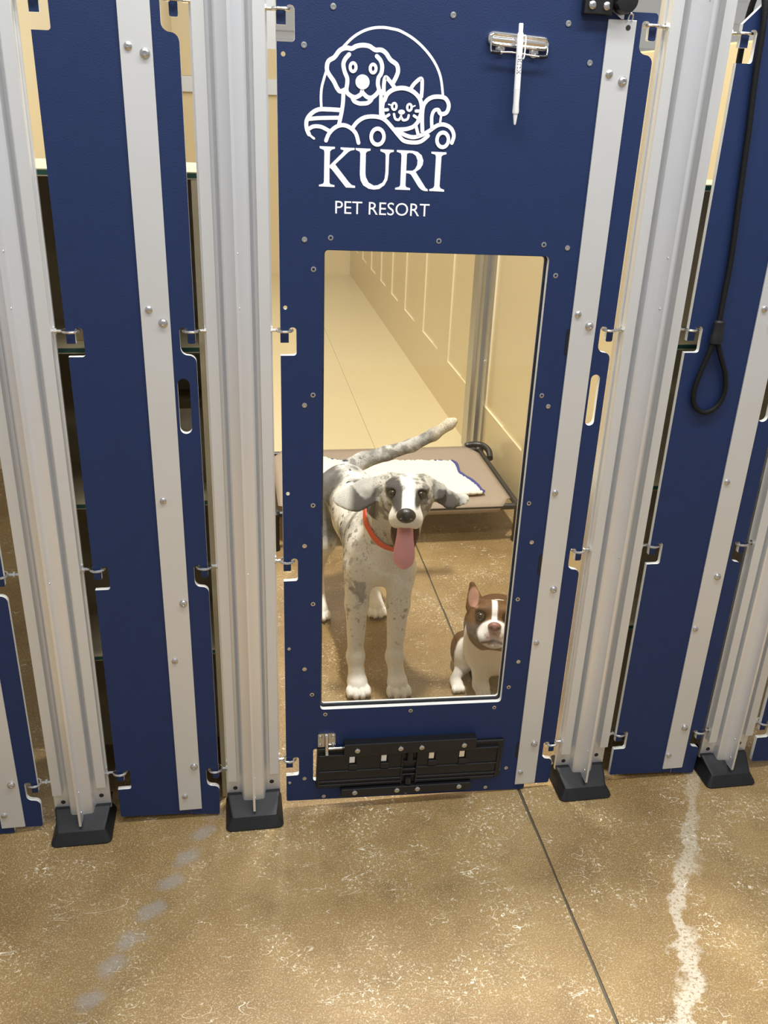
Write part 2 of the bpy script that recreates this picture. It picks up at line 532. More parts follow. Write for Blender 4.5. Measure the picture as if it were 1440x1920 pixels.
# measured positions on the door front, metres (x, z)
LOGO_PATHS = [(0.00409, [(0.1495, 1.4427), (0.1488, 1.4572), (0.1498, 1.4715), (0.1534, 1.485), (0.1572, 1.4964)]), (0.00409, [(0.1808, 1.5281), (0.1972, 1.5436), (0.2127, 1.553), (0.2282, 1.5582), (0.2439, 1.5599), (0.2576, 1.5589), (0.2725, 1.5561), (0.2943, 1.5459), (0.3143, 1.5309), (0.3305, 1.5127), (0.3405, 1.4929), (0.346, 1.466)]), (0.00668, [(0.188, 1.471), (0.1795, 1.4678), (0.1742, 1.4724), (0.1688, 1.4818), (0.1591, 1.4946), (0.158, 1.504), (0.1611, 1.5106), (0.1694, 1.5156), (0.1766, 1.5243), (0.1828, 1.5282), (0.1891, 1.5294), (0.1965, 1.5288), (0.2037, 1.5323), (0.2131, 1.5341), (0.2237, 1.5332), (0.2333, 1.5285), (0.2407, 1.5288), (0.2461, 1.5276), (0.2515, 1.5236), (0.2582, 1.5155), (0.2681, 1.5092), (0.2708, 1.5008), (0.2688, 1.4931), (0.2643, 1.4843)]), (0.00647, [(0.1924, 1.5203), (0.1862, 1.5135), (0.1837, 1.5059), (0.186, 1.4957), (0.1899, 1.4873), (0.1902, 1.4797), (0.1891, 1.4711), (0.1913, 1.4654), (0.1989, 1.4608), (0.2053, 1.4606), (0.2127, 1.4652), (0.2142, 1.471), (0.2141, 1.4758)]), (0.00647, [(0.2363, 1.5197), (0.2423, 1.5139), (0.2452, 1.5055), (0.244, 1.496), (0.2399, 1.4892), (0.2391, 1.4805), (0.241, 1.472), (0.2374, 1.466), (0.23, 1.4605), (0.2225, 1.4612), (0.2148, 1.4672)]), (0.00625, [(0.1989, 1.4589), (0.2022, 1.4542), (0.2098, 1.4515), (0.2152, 1.4515), (0.2227, 1.4524), (0.228, 1.456), (0.2306, 1.46)]), (0.00625, [(0.1843, 1.467), (0.184, 1.4536), (0.1821, 1.4389), (0.1776, 1.4182)]), (0.00603, [(0.2448, 1.4702), (0.2448, 1.4556), (0.2456, 1.4321)]), (0.00603, [(0.2493, 1.4674), (0.2488, 1.4799), (0.2511, 1.4905), (0.2583, 1.4851), (0.2668, 1.4758)]), (0.00647, [(0.1789, 1.4408), (0.1617, 1.4412), (0.1457, 1.4406), (0.1351, 1.4354), (0.1277, 1.4274), (0.1255, 1.4195), (0.1266, 1.4107), (0.1298, 1.4039)]), (0.00366, [(0.1287, 1.4059), (0.1319, 1.402), (0.1379, 1.3977)]), (0.00593, [(0.1287, 1.426), (0.1458, 1.428), (0.1769, 1.4295)]), (0.00593, [(0.1298, 1.4118), (0.1373, 1.4155), (0.1491, 1.4153), (0.162, 1.4098)]), (0.00625, [(0.1573, 1.3953), (0.1621, 1.4058), (0.1717, 1.415), (0.1835, 1.4189), (0.1954, 1.4158), (0.2054, 1.4071), (0.2101, 1.3933)]), (0.00625, [(0.1998, 1.4149), (0.2072, 1.424), (0.2179, 1.4308), (0.2308, 1.4331), (0.2439, 1.4321), (0.2539, 1.4275), (0.2653, 1.4169), (0.2757, 1.4062), (0.2849, 1.3984), (0.2994, 1.3963), (0.3127, 1.3982), (0.3245, 1.4071)]), (0.00625, [(0.2709, 1.4151), (0.2786, 1.4153), (0.2896, 1.4166), (0.3004, 1.4209), (0.3088, 1.4302)]), (0.00625, [(0.2743, 1.4132), (0.2878, 1.4065), (0.3013, 1.4044), (0.3144, 1.4083), (0.3263, 1.4147), (0.3371, 1.4221), (0.3469, 1.4249), (0.3572, 1.4227), (0.3643, 1.4169), (0.3677, 1.4078), (0.365, 1.3976)]), (0.00668, [(0.2507, 1.4578), (0.2547, 1.4666), (0.2642, 1.4733), (0.2771, 1.4761), (0.2891, 1.4746), (0.3002, 1.4692), (0.3083, 1.4607), (0.3117, 1.4491), (0.3106, 1.4382), (0.3067, 1.4281)]), (0.00625, [(0.2496, 1.4577), (0.2477, 1.4509), (0.2475, 1.4411), (0.2505, 1.4313)]), (0.00582, [(0.2918, 1.4747), (0.2984, 1.4837), (0.3089, 1.4908), (0.3107, 1.4783), (0.3103, 1.4647)]), (0.00216, [(0.2574, 1.4517), (0.2629, 1.4504)]), (0.00216, [(0.3006, 1.4512), (0.2958, 1.449)]), (0.00366, [(0.2784, 1.4401), (0.2784, 1.4322)]), (0.00388, [(0.2667, 1.4377), (0.2691, 1.4309), (0.2747, 1.4296), (0.2784, 1.4332), (0.2824, 1.4293), (0.2889, 1.431), (0.2909, 1.4366)]), (0.00485, [(0.2479, 1.443), (0.2561, 1.4438)]), (0.00453, [(0.2505, 1.4313), (0.2585, 1.4365)]), (0.00485, [(0.3092, 1.4436), (0.3026, 1.4434)]), (0.00453, [(0.3054, 1.4331), (0.2997, 1.4363)]), (0.00647, [(0.3147, 1.4134), (0.3131, 1.4333), (0.3139, 1.4501), (0.3194, 1.4592), (0.3279, 1.4643), (0.3389, 1.4657), (0.3489, 1.4641), (0.3549, 1.4574), (0.3559, 1.4496), (0.3525, 1.4425), (0.3449, 1.4403), (0.3408, 1.4431)]), (0.0056, [(0.33, 1.4198), (0.329, 1.4358), (0.3324, 1.4448), (0.3389, 1.4465), (0.342, 1.4422)]), (0.00388, [(0.3444, 1.4383), (0.3434, 1.4283)]), (0.00539, [(0.3032, 1.422), (0.3077, 1.4091)])]
LOGO_ELL = [((0.2144, 1.4825), 0.01131, 0.01078, 0.0, 0.0), ((0.1989, 1.5028), 0.00711, 0.00841, 0.00216, 0.00345), ((0.2307, 1.5021), 0.00711, 0.00841, 0.00216, 0.00345), ((0.241, 1.4034), 0.01347, 0.01509, 0.00754, 0.00884), ((0.3493, 1.4017), 0.01261, 0.01422, 0.00668, 0.00797), ((0.2666, 1.449), 0.0056, 0.00668, 0.00162, 0.00302), ((0.2914, 1.4484), 0.0056, 0.00668, 0.00162, 0.00302), ((0.2789, 1.4411), 0.0056, 0.00366, 0.0, 0.0)]
KURI = [[[(0.1469, 1.3866), (0.172, 1.3862), (0.1718, 1.3833), (0.1665, 1.3817), (0.164, 1.3787), (0.1636, 1.359), (0.1633, 1.3546), (0.1635, 1.3315), (0.1651, 1.329), (0.1719, 1.3276), (0.1717, 1.3248), (0.1462, 1.3252), (0.1462, 1.3278), (0.1527, 1.3294), (0.1543, 1.3321), (0.1548, 1.377), (0.154, 1.381), (0.1473, 1.3834)]], [[(0.1632, 1.3575), (0.1835, 1.3771), (0.1866, 1.3812), (0.1811, 1.3828), (0.181, 1.3857), (0.2041, 1.3853), (0.204, 1.3824), (0.1977, 1.3811), (0.1938, 1.3788), (0.1727, 1.3596), (0.1954, 1.333), (0.2003, 1.3286), (0.2061, 1.3272), (0.206, 1.3241), (0.1907, 1.3243), (0.1672, 1.3517), (0.1633, 1.3546)]], [[(0.2055, 1.3853), (0.2303, 1.3849), (0.2302, 1.382), (0.2251, 1.3807), (0.2227, 1.3781), (0.2227, 1.3478), (0.2237, 1.3411), (0.2284, 1.333), (0.2374, 1.3283), (0.2439, 1.3292), (0.2518, 1.3335), (0.2549, 1.3396), (0.256, 1.3512), (0.2555, 1.3757), (0.2542, 1.3786), (0.2465, 1.3817), (0.2464, 1.3846), (0.2688, 1.3841), (0.2689, 1.3813), (0.263, 1.3796), (0.2613, 1.3766), (0.261, 1.3468), (0.2597, 1.3378), (0.2551, 1.3294), (0.2464, 1.3232), (0.2376, 1.322), (0.2287, 1.3232), (0.2196, 1.3283), (0.215, 1.3357), (0.2134, 1.3454), (0.2135, 1.3764), (0.2124, 1.38), (0.206, 1.3824)]], [[(0.2737, 1.3842), (0.3007, 1.3838), (0.3088, 1.3822), (0.3156, 1.3772), (0.3189, 1.3691), (0.318, 1.3624), (0.3143, 1.3563), (0.3068, 1.3513), (0.3213, 1.3316), (0.3253, 1.3263), (0.3287, 1.3245), (0.3287, 1.3214), (0.3227, 1.3217), (0.3176, 1.3235), (0.3124, 1.3283), (0.2992, 1.3466), (0.2959, 1.3484), (0.2906, 1.349), (0.2906, 1.3301), (0.292, 1.3271), (0.2986, 1.3256), (0.2987, 1.3226), (0.2733, 1.3229), (0.2732, 1.3256), (0.2797, 1.3272), (0.2816, 1.3299), (0.2818, 1.3756), (0.2807, 1.3793), (0.2738, 1.3814)], [(0.2908, 1.3528), (0.2908, 1.3788), (0.2944, 1.3802), (0.3001, 1.3798), (0.3059, 1.3762), (0.3091, 1.3689), (0.3087, 1.3614), (0.3053, 1.3554), (0.3014, 1.353)]], [[(0.3315, 1.3832), (0.3572, 1.3828), (0.3572, 1.3798), (0.3514, 1.3785), (0.3491, 1.3759), (0.3487, 1.3299), (0.3505, 1.3265), (0.3569, 1.3243), (0.3569, 1.3212), (0.3313, 1.3219), (0.3312, 1.3245), (0.3377, 1.3266), (0.3396, 1.3297), (0.3397, 1.3756), (0.3383, 1.3789), (0.3319, 1.3802)]]]
FLUSH = [(0.1663, 1.2439), (0.353, 1.241), (0.5418, 1.2371), (0.1376, 1.1918), (0.5697, 1.184), (0.1371, 0.9691), (0.5691, 0.9616), (0.1375, 0.7501), (0.5677, 0.7387), (0.1379, 0.5322), (0.5669, 0.5184), (0.1361, 0.3107), (0.5687, 0.2953), (0.1647, 0.2569), (0.3513, 0.2507), (0.5407, 0.2431)]
BRIGHT = [(0.1669, 1.5847), (0.1221, 1.5308), (0.3549, 1.582), (0.5435, 1.5788), (0.5868, 1.5242), (0.1223, 1.2407), (0.5855, 1.2321), (0.1217, 0.9502), (0.5841, 0.9403), (0.1211, 0.6641), (0.5827, 0.6514), (0.1204, 0.3767), (0.5839, 0.3613), (0.1198, 0.0865), (0.1628, 0.0314), (0.3511, 0.0233), (0.5391, 0.0172), (0.5842, 0.0692)]
HOLES = [(0.09, 1.517), (0.089, 1.1266), (0.0848, 1.0802), (0.0901, 0.7762), (0.0889, 0.4289), (0.0868, 0.0779)]
PAN = [(0.6211, 1.5091), (0.6196, 1.1155), (0.6183, 0.7613), (0.6184, 0.4095), (0.6189, 0.0547)]
BOLT = [(0.6458, 1.499), (0.644, 1.094), (0.6413, 0.5399), (0.6435, 0.1358)]
PANA = [(-0.1418, 1.5182), (-0.1402, 1.1236), (-0.1399, 0.7712), (-0.1403, 0.4182), (-0.1403, 0.0662)]
BOLTA = [(-0.1176, 1.5092), (-0.118, 1.101), (-0.1159, 0.5509), (-0.1167, 0.1463)]
PANC = [(0.9863, 1.1256), (0.9846, 0.7726), (0.9834, 0.4207), (0.9834, 0.0688)]
BOLTC = [(1.0088, 0.5511), (1.0092, 0.1481)]

# ------------------------------------------------------------------ floor and walls
JX = 0.622
def slab(name, x0, x1, y0, y1, m, parent, wob=0.0):
    n = 60 if wob else 1
    rnd = random.Random(3 if x0 < 0 else 4)
    verts = []
    for i in range(n + 1):
        y = y0 + (y1 - y0) * i / n
        wl = rnd.uniform(-wob, wob) if x0 > 0.3 else 0
        wr = rnd.uniform(-wob, wob) if x1 < 1 else 0
        verts += [(x0 + wl, y, 0), (x1 + wr, y, 0), (x0 + wl, y, -0.05), (x1 + wr, y, -0.05)]
    faces = []
    for i in range(n):
        a, b = 4 * i, 4 * i + 4
        faces += [(a, a + 1, b + 1, b), (a + 2, b + 2, b + 3, a + 3), (a, b, b + 2, a + 2), (a + 1, a + 3, b + 3, b + 1)]
    faces += [(0, 2, 3, 1), (4 * n, 4 * n + 1, 4 * n + 3, 4 * n + 2)]
    return mesh_obj(name, verts, faces, m, parent)

fl = struct(thing('floor', 'worn brown epoxy concrete floor with a saw-cut joint', 'floor'))
del fl['category']
slab('slab', -3.2, JX - 0.0030, -3.6, 2.12, M_FLOOR, fl, 0.0012)
slab('slab', JX + 0.0030, 4.4, -3.6, 2.12, M_FLOOR, fl, 0.0012)
slab('slab', -3.2, JX - 0.0006, 2.12, 9.5, M_FLOOR2, fl)
slab('slab', JX + 0.0006, 4.4, 2.12, 9.5, M_FLOOR2, fl)
box('joint_filler', JX - 0.008, JX + 0.008, -3.6, 2.12, -0.02, -0.0035, M_JOINT, fl)

WX = 1.062            # inner face of the right partition
LX = -0.405
RUN_END = 6.7
wr = box('wall_right', WX + 0.008, WX + 0.03, 0.215, RUN_END, 0.0, 1.595, M_BEIGE)
struct(wr)['label'] = 'glossy beige partition panel along the right of the kennel'
box('bottom_rail', WX, WX + 0.008, 0.216, RUN_END - 0.01, 0.0, 0.262, [M_BEIGE], wr)
def stile(y0, y1, zb):
    verts = [(WX, y0, zb), (WX, y1, zb), (WX, y1, 1.59), (WX, y0, 1.59),
             (WX + .008, y0, zb), (WX + .008, y1, zb), (WX + .008, y1, 1.59), (WX + .008, y0, 1.59)]
    faces = [(0, 3, 2, 1), (4, 5, 6, 7), (0, 1, 5, 4), (1, 2, 6, 5), (2, 3, 7, 6), (3, 0, 4, 7)]
    mesh_obj('stile', verts, faces, [M_BEIGE, M_LIP], wr, midx=[0, 0, 1, 0, 0, 1], recalc=True)
LY = [2.03, 2.77, 3.41, 3.99, 4.49, 4.96, 5.44, 5.92, 6.38]
stile(0.22, 1.50, 0.262)
for k, y in enumerate(LY):
    stile(y, y + 0.24, 0.2622)
# cream lips along the bottom of the recesses
for k, y in enumerate(LY):
    ya = 1.50 if k == 0 else LY[k - 1] + 0.24
    box('recess_lip', WX - 0.0005, WX + 0.0082, max(ya, y - 0.26), y, 0.2605, 0.2640, M_LIP, wr)

wl = box('wall_left', LX - 0.03, LX, 0.29, RUN_END, 0.0, 2.4, M_BEIGE)
struct(wl)['label'] = 'beige partition panel along the left of the kennel'
wb = box('wall_back', LX - 0.03, WX + 0.03, RUN_END, RUN_END + 0.03, 0.0, 1.80, M_BEIGE)
struct(wb)['label'] = 'beige panel closing the far end of the run'
box('tall_panel', LX - 0.03, 0.10, RUN_END - 0.004, RUN_END + 0.034, 1.58, 2.6, M_BEIGE, wb)
box('rail', LX, WX, RUN_END - 0.03, RUN_END, 1.46, 1.575, M_GALV, wb)
box('upright', 0.25, 0.42, RUN_END + 0.03, RUN_END + 0.09, 1.80, 3.2, M_GALV, wb)
for nm, x0, x1, lab in (('wall_back_left', -3.2, LX - 0.03, 'beige back panel of the neighbouring kennel on the left'),
                        ('wall_back_right', WX + 0.03, 4.4, 'beige back panel of the neighbouring kennel on the right')):
    w_ = struct(box(nm, x0, x1, 2.25, 2.28, 0.0, 1.595, M_BEIGE))
    w_['label'] = lab
# white ribbed metal cladding of the building, far behind
def cladding():
    verts, faces = [], []
    z = 0.0
    prof = []
    while z < 4.2:
        prof += [(0.0, z), (0.0, z + 0.21), (0.035, z + 0.225), (0.035, z + 0.285), (0.0, z + 0.30)]
        z += 0.30
    for (d, zz) in prof:
        verts += [(-5, 9.45 + d, zz), (6, 9.45 + d, zz)]
    for i in range(len(prof) - 1):
        faces.append((2 * i, 2 * i + 1, 2 * i + 3, 2 * i + 2))
    o = struct(mesh_obj('wall_far', verts, faces, M_WHITEMETAL))
    o['label'] = 'white ribbed metal wall of the hall'
cladding()

# aluminium corner post between the kennel and the run
cp = thing('partition_post', 'grey aluminium upright behind the raised bed against the beige partition', 'post', (WX - 0.02, 2.16, 0))
prof = [(WX, 2.03), (WX, 2.30), (WX - 0.022, 2.30), (WX - 0.022, 2.245), (WX - 0.034, 2.235), (WX - 0.034, 2.17), (WX - 0.022, 2.16),
        (WX - 0.022, 2.10), (WX - 0.010, 2.10), (WX - 0.010, 2.03)]
n_ = len(prof)
vv = [(a, b, 0.0) for a, b in prof] + [(a, b, 1.7) for a, b in prof]
ff = [tuple(range(n_)), tuple(range(n_, 2 * n_))] + [(i, (i + 1) % n_, n_ + (i + 1) % n_, n_ + i) for i in range(n_)]
mesh_obj('extrusion', vv, ff, M_POST2, cp, recalc=True)
for y in (2.06, 2.27):
    use(ME_PAN, 'screw', (WX - (0.010 if y < 2.1 else 0.022), y, 0.46), cp, rot=(0, 0, -pi / 2))

# ------------------------------------------------------------------ kennel fronts
YF, YB = -0.005, 0.005
ROW_L = [0.147, 0.637, 1.092, 1.584]
ROW_R = [0.135, 0.632, 1.092, 1.588]

def left_edge(xl, rows):
    out = []
    for t in rows:
        out += [(xl, t - .050), (xl + .028, t - .050, .005), (xl + .028, t, .006), (xl + .0145, t, .006), (xl + .0145, t - .027), (xl, t - .027)]
    return out

def right_edge(xr, rows):
    out = []
    for t in rows:
        for j in range(6):
            a = pi / 2 * j / 5
            out.append((xr - .013 + .013 * math.cos(a), t - .0615 + .013 * math.sin(a)))
        for j in range(6):
            a = -pi / 2 - pi / 2 * j / 5
            out.append((xr - .013 + .013 * math.cos(a), t - .0355 + .013 * math.sin(a)))
        out += [(xr - .026, t, .005), (xr - .013, t, .005), (xr - .013, t - .028, .003), (xr, t - .028, .003)]
    return out

def rrect(x0, x1, z0, z1, r, dz0=0.0, dz1=0.0):
    return fillet([(x0, z0, r), (x1, z0 + dz0, r), (x1, z1 + dz1, r), (x0, z1, r)])

def strip_part(x0, x1, z0, z1, parent):
    bm = bmesh.new()
    box_bm(bm, x0, x1, YF - 0.0035, YF - 0.0002, z0, z1, 0.0006)
    return bm_obj('stiffener_strip', bm, M_ALU2, parent)

def fix(me, name, pts, y, parent, dx=0.0):
    for (x, z) in pts:
        use(me, name, (x + dx, y, z), parent, rot=(0, random.uniform(0, 3), 0))

def narrow_panel(xl, xr, sx0, sx1, label, pans, bolts, top=1.625):
    seam = sx0 + 0.024
    t = thing('side_panel', label, 'panel', ((xl + xr) / 2, 0, 0.0), 'narrow blue panels beside the kennel doors')
    lo = [(xl, 0.022), *left_edge(xl, ROW_L), (xl, 1.592), (xl + 0.033, top), (seam, top), (seam, 0.014)]
    prism('main_plate', [fillet(lo)], YF, YB, [M_BLUE, M_WHITE], t)
    ro = [(seam + .0008, 0.012), (xr - .002, 0.006, .004), *right_edge(xr, ROW_R), (xr, 1.60, .006), (seam + .0008, 1.60)]
    hx = xr - 0.0245
    slot = fillet([(hx - .0105, 0.900, .0104), (hx + .0105, 0.900, .0104), (hx + .0105, 1.002, .0104), (hx - .0105, 1.002, .0104)])
    prism('latch_plate', [fillet(ro), slot], YF, YB, [M_BLUE, M_WHITE], t)
    strip_part(sx0, sx1, 0.028, 1.70, t)
    fix(ME_PAN, 'screw', pans, YF - .0035, t)
    fix(ME_BOLT, 'bolt', bolts, YF - .0035, t)
    return t

narrow_panel(-0.279, -0.066, -0.154, -0.106, 'narrow blue panel with an aluminium strip, left of the emblem door', PANA, BOLTA)
narrow_panel(0.843, 1.060, 0.975, 1.025, 'narrow blue panel with a black lead hanging on it, right of the emblem door',
             PANC + [(0.986, 1.52)], BOLTC + [(1.009, 1.094)])

def door(dx, label, emblem=False):
    t = thing('kennel_door', label, 'door', (0.385 + dx, 0, 0.0), 'wide blue kennel doors')
    xl, xs, xr = 0.080 + dx, 0.633 + dx, 0.694 + dx
    lo = fillet([(xl, 0.026, .004), *left_edge(xl, ROW_L), (xl, 1.75, .01), (xs, 1.75, .01), (xs, 0.002, .004)])
    win = rrect(0.154 + dx, 0.5545 + dx, 0.270, 1.2245, 0.008, -0.013, -0.007)
    holes = [win]
    feed = fillet([(0.139 + dx, 0.078, .005), (0.570 + dx, 0.060, .005), (0.570 + dx, 0.158, .005), (0.139 + dx, 0.166, .005)])
    if emblem:
        holes.append(feed)
        for (hx, hz) in HOLES[:2] + HOLES[3:4]:
            holes.append(circle(hx + dx, hz, 0.0036, 10))
        for z0, z1 in ((1.040, 1.088), (0.575, 0.622), (0.098, 0.140)):  # black inserts stand for the dark inside the slots
            prism('slot_shade', [fillet([(0.6035 + dx, z0, .004), (0.616 + dx, z0, .004), (0.616 + dx, z1, .004), (0.6035 + dx, z1, .004)])], YF - .0012, YF - .0001, M_BLACK, t)
    prism('main_plate', [lo] + holes, YF, YB, [M_BLUE, M_WHITE], t)
    ro = fillet([(xs + .0008, 0.017), (xr - .002, 0.015, .005), *right_edge(xr, ROW_R), (xr, 1.600, .006), (xs + .0008, 1.600)])
    hx = 0.6715 + dx
    slot = fillet([(hx - .0088, 0.900, .0087), (hx + .0088, 0.900, .0087), (hx + .0088, 1.001, .0087), (hx - .0088, 1.001, .0087)])
    prism('latch_plate', [ro, slot], YF, YB, [M_BLUE, M_WHITE], t)
    st = strip_part(0.609 + dx, 0.657 + dx, 0.020, 1.588, t)
    fix(ME_PAN, 'screw', PAN, YF - .0035, t, dx)
    fix(ME_BOLT, 'bolt', BOLT, YF - .0035, t, dx)
    pane = prism('window_pane', [[(0.146 + dx, 0.262), (0.562 + dx, 0.249), (0.562 + dx, 1.225), (0.146 + dx, 1.232)]], YB + .0005, YB + .0045, M_GLASS, t)
    fr = prism('pane_frame', [[(0.118 + dx, 0.236), (0.590 + dx, 0.222), (0.590 + dx, 1.252), (0.118 + dx, 1.258)],
                              rrect(0.158 + dx, 0.5505 + dx, 0.276, 1.2215, 0.006, -0.013, -0.007)], YB + .0048, YB + .0088, [M_BLUE, M_WHITE], t)
    if emblem:
        fix(ME_FLUSH, 'screw', FLUSH, YF, t, dx)
        fix(ME_FLUSH, 'rivet', BRIGHT, YF - .0006, t, dx)
        use(ME_SMALL, 'screw', (HOLES[4][0], YF, HOLES[4][1]), t)
        use(ME_SMALL, 'screw', (HOLES[5][0], YF, HOLES[5][1]), t)
    return t

main_door = door(0.0, 'wide blue kennel door with white pet emblem and clear window', True)
door(-1.134, 'blue kennel door at the left edge of the photo, mostly cut off')
door(1.127, 'blue kennel door in the lower right corner of the photo')

# ---- emblem
def ribbons():
    verts, faces = [], []
    y = YF - 0.0006
    def poly(pts):
        s = len(verts)
        verts.extend((p[0], y, p[1]) for p in pts)
        return s
    lay = 0
    for (w, pts) in LOGO_PATHS:
        y = YF - 0.0005 - 0.00003 * lay
        lay += 1
        P = catmull([(a, b, 0) for a, b in pts], 6)
        h = w / 2
        s = len(verts)
        for i, q in enumerate(P):
            t_ = (P[min(i + 1, len(P) - 1)] - P[max(i - 1, 0)]).normalized()
            nrm = Vector((-t_.y, t_.x, 0))
            for sg in (1, -1):
                c = q + nrm * h * sg
                verts.append((c.x, y, c.y))
        for i in range(len(P) - 1):
            a = s + 2 * i
            faces.append((a, a + 1, a + 3, a + 2))
        for q, nx_, sg in ((P[0], P[1], 1), (P[-1], P[-2], -1)):
            d_ = (q - nx_).normalized()
            a0 = math.atan2(d_.y, d_.x)
            c0 = poly([(q.x + h * math.cos(a0 + w_), q.y + h * math.sin(a0 + w_)) for w_ in [-pi / 2 + pi * i / 8 for i in range(9)]])
            faces.append(tuple(range(c0, c0 + 9)))
    for ((cx, cz), rx, ry, hx, hy) in LOGO_ELL:
        y = YF - 0.0005 - 0.00003 * lay
        lay += 1
        n = 28
        o = [(cx + rx * math.cos(2 * pi * i / n), cz + ry * math.sin(2 * pi * i / n)) for i in range(n)]
        if hx:
            q = [(cx + hx * math.cos(2 * pi * i / n), cz + hy * math.sin(2 * pi * i / n)) for i in range(n)]
            a, b = poly(o), poly(q)
            for i in range(n):
                j = (i + 1) % n
                faces.append((a + i, a + j, b + j, b + i))
        else:
            a = poly(o)
            faces.append(tuple(range(a, a + n)))
    me = mesh_obj('emblem', verts, faces, M_LOGO, main_door)
    # make every face look towards the aisle
    bm = bmesh.new()
    bm.from_mesh(me.data)
    bm.normal_update()
    bmesh.ops.reverse_faces(bm, faces=[f for f in bm.faces if f.normal.y > 0])
    bm.to_mesh(me.data)
    bm.free()
    me['label'] = 'white line emblem of a dog and a cat'
ribbons()
names = ['letter_k', 'letter_k_arm', 'letter_u', 'letter_r', 'letter_i']
kv, kf, kmi = [], [], []
for loops in KURI:
    a, b, c = prism_data(loops, YF - 0.0006, YF - 0.00005)
    s = len(kv)
    kv += a
    kf += [tuple(i + s for i in f) for f in b]
ko = mesh_obj('lettering_large', kv, kf, M_LOGO, main_door)
ko['label'] = 'white serif letters KURI'

def text_mesh(body, width, height):
    cu = bpy.data.curves.new('txt', 'FONT')
    cu.body = body
    cu.align_x = 'LEFT'
    cu.resolution_u = 4
    to = bpy.data.objects.new('txt', cu)
    COL.objects.link(to)
    dg = bpy.context.evaluated_depsgraph_get()
    me = bpy.data.meshes.new_from_object(to.evaluated_get(dg))
    bpy.data.objects.remove(to)
    co = np.zeros(len(me.vertices) * 3)
    me.vertices.foreach_get('co', co)
    co = co.reshape(-1, 3)
    lo, hi = co.min(0), co.max(0)
    co[:, 0] = (co[:, 0] - lo[0]) / (hi[0] - lo[0]) * width
    co[:, 1] = (co[:, 1] - lo[1]) / (hi[1] - lo[1]) * height
    return me, co
me, co = text_mesh('PET RESORT', 0.1600, 0.0205)
new = np.stack([0.1735 + co[:, 0], np.full(len(co), YF - 0.0006), 1.2830 + co[:, 1] - co[:, 0] * 0.0145], 1)
me.vertices.foreach_set('co', new.ravel())
me.materials.clear()
me.materials.append(M_LOGO)
bm = bmesh.new()
bm.from_mesh(me)
bm.normal_update()
bmesh.ops.reverse_faces(bm, faces=[f for f in bm.faces if f.normal.y > 0])
bm.to_mesh(me)
bm.free()
me.name = 'lettering_small'
lo_ = link(bpy.data.objects.new('lettering_small', me), main_door)
lo_['label'] = 'white sans letters PET RESORT'

# ---- black bowl hatch in the door (built level, then turned by the same small tilt as the opening)
TILT = Matrix.Translation((0.352, 0, 0.112)) @ Matrix.Rotation(math.radians(1.75), 4, 'Y') @ Matrix.Translation((-0.352, 0, -0.112))
def tilt(o):
    o.data.transform(TILT)
    return o
hatch = tilt(box('bowl_hatch', 0.146, 0.5685, -0.012, 0.004, 0.058, 0.163, M_BLACK, main_door, 0.002))
hatch['label'] = 'black plastic feeding hatch'
def hb(name, x0, x1, y0, y1, z0, z1, m=M_BLACK, bev=0.0012):
    return tilt(box(name, x0, x1, y0, y1, z0, z1, m, hatch, bev))
hb('rail', 0.203, 0.500, -0.026, -0.004, 0.152, 0.182)
hb('rail', 0.202, 0.500, -0.024, -0.004, 0.036, 0.056)
for x0, x1 in ((0.148, 0.338), (0.368, 0.558)):
    fx = fillet([(x0, 0.060, .003), (x1, 0.060, .003), (x1, 0.150, .003), (x0, 0.150, .003)])
    w1, w2 = ((0.217, 0.232), (0.288, 0.303)) if x0 < .3 else ((0.396, 0.411), (0.466, 0.481))
    hl = [[(a, 0.124), (b, 0.124), (b, 0.142), (a, 0.142)] for a, b in (w1, w2)]
    tilt(prism('flap', [fx] + hl, -0.0165, -0.0118, M_BLACK, hatch))
    hb('rib', x0 + .002, x1 - .002, -0.0195, -0.016, 0.102, 0.106)
    hb('rib', x0 + .002, x1 - .002, -0.0195, -0.016, 0.076, 0.079)
    hb('rib', x0 + .002, x1 - .002, -0.0195, -0.016, 0.066, 0.069)
    hb('rib', x0, x0 + .004, -0.0195, -0.016, 0.060, 0.150)
    hb('rib', x1 - .004, x1, -0.0195, -0.016, 0.060, 0.150)
    hb('rib', x0, x1, -0.0195, -0.016, 0.146, 0.150)
    for a, b in (w1, w2):
        hb('stop', a - 0.001, b + 0.003, -0.0200, -0.016, 0.108, 0.122)
        light = M_WHITE if x0 < .3 else M_CREAM
        hb('slot_liner', a, b - 0.003, -0.0150, -0.0119, 0.1245, 0.1415, light, 0.0)
tilt(tube('hinge_barrel', [(0.353, -0.016, 0.128), (0.353, -0.016, 0.150)], 0.008, M_BLACK, hatch))
tilt(tube('hinge_barrel', [(0.353, -0.016, 0.060), (0.353, -0.016, 0.078)], 0.008, M_BLACK, hatch))
hb('hinge_web', 0.338, 0.368, -0.018, -0.011, 0.118, 0.124)
hb('hinge_web', 0.338, 0.368, -0.018, -0.011, 0.096, 0.101)
hb('hinge_web', 0.338, 0.368, -0.018, -0.011, 0.082, 0.086)
for x in (0.232, 0.328, 0.375, 0.4715):
    for z, y in ((0.166, -0.026), (0.0475, -0.024)):
        p_ = TILT @ Vector((x, y, z))
        use(ME_PAN, 'screw', p_, hatch)
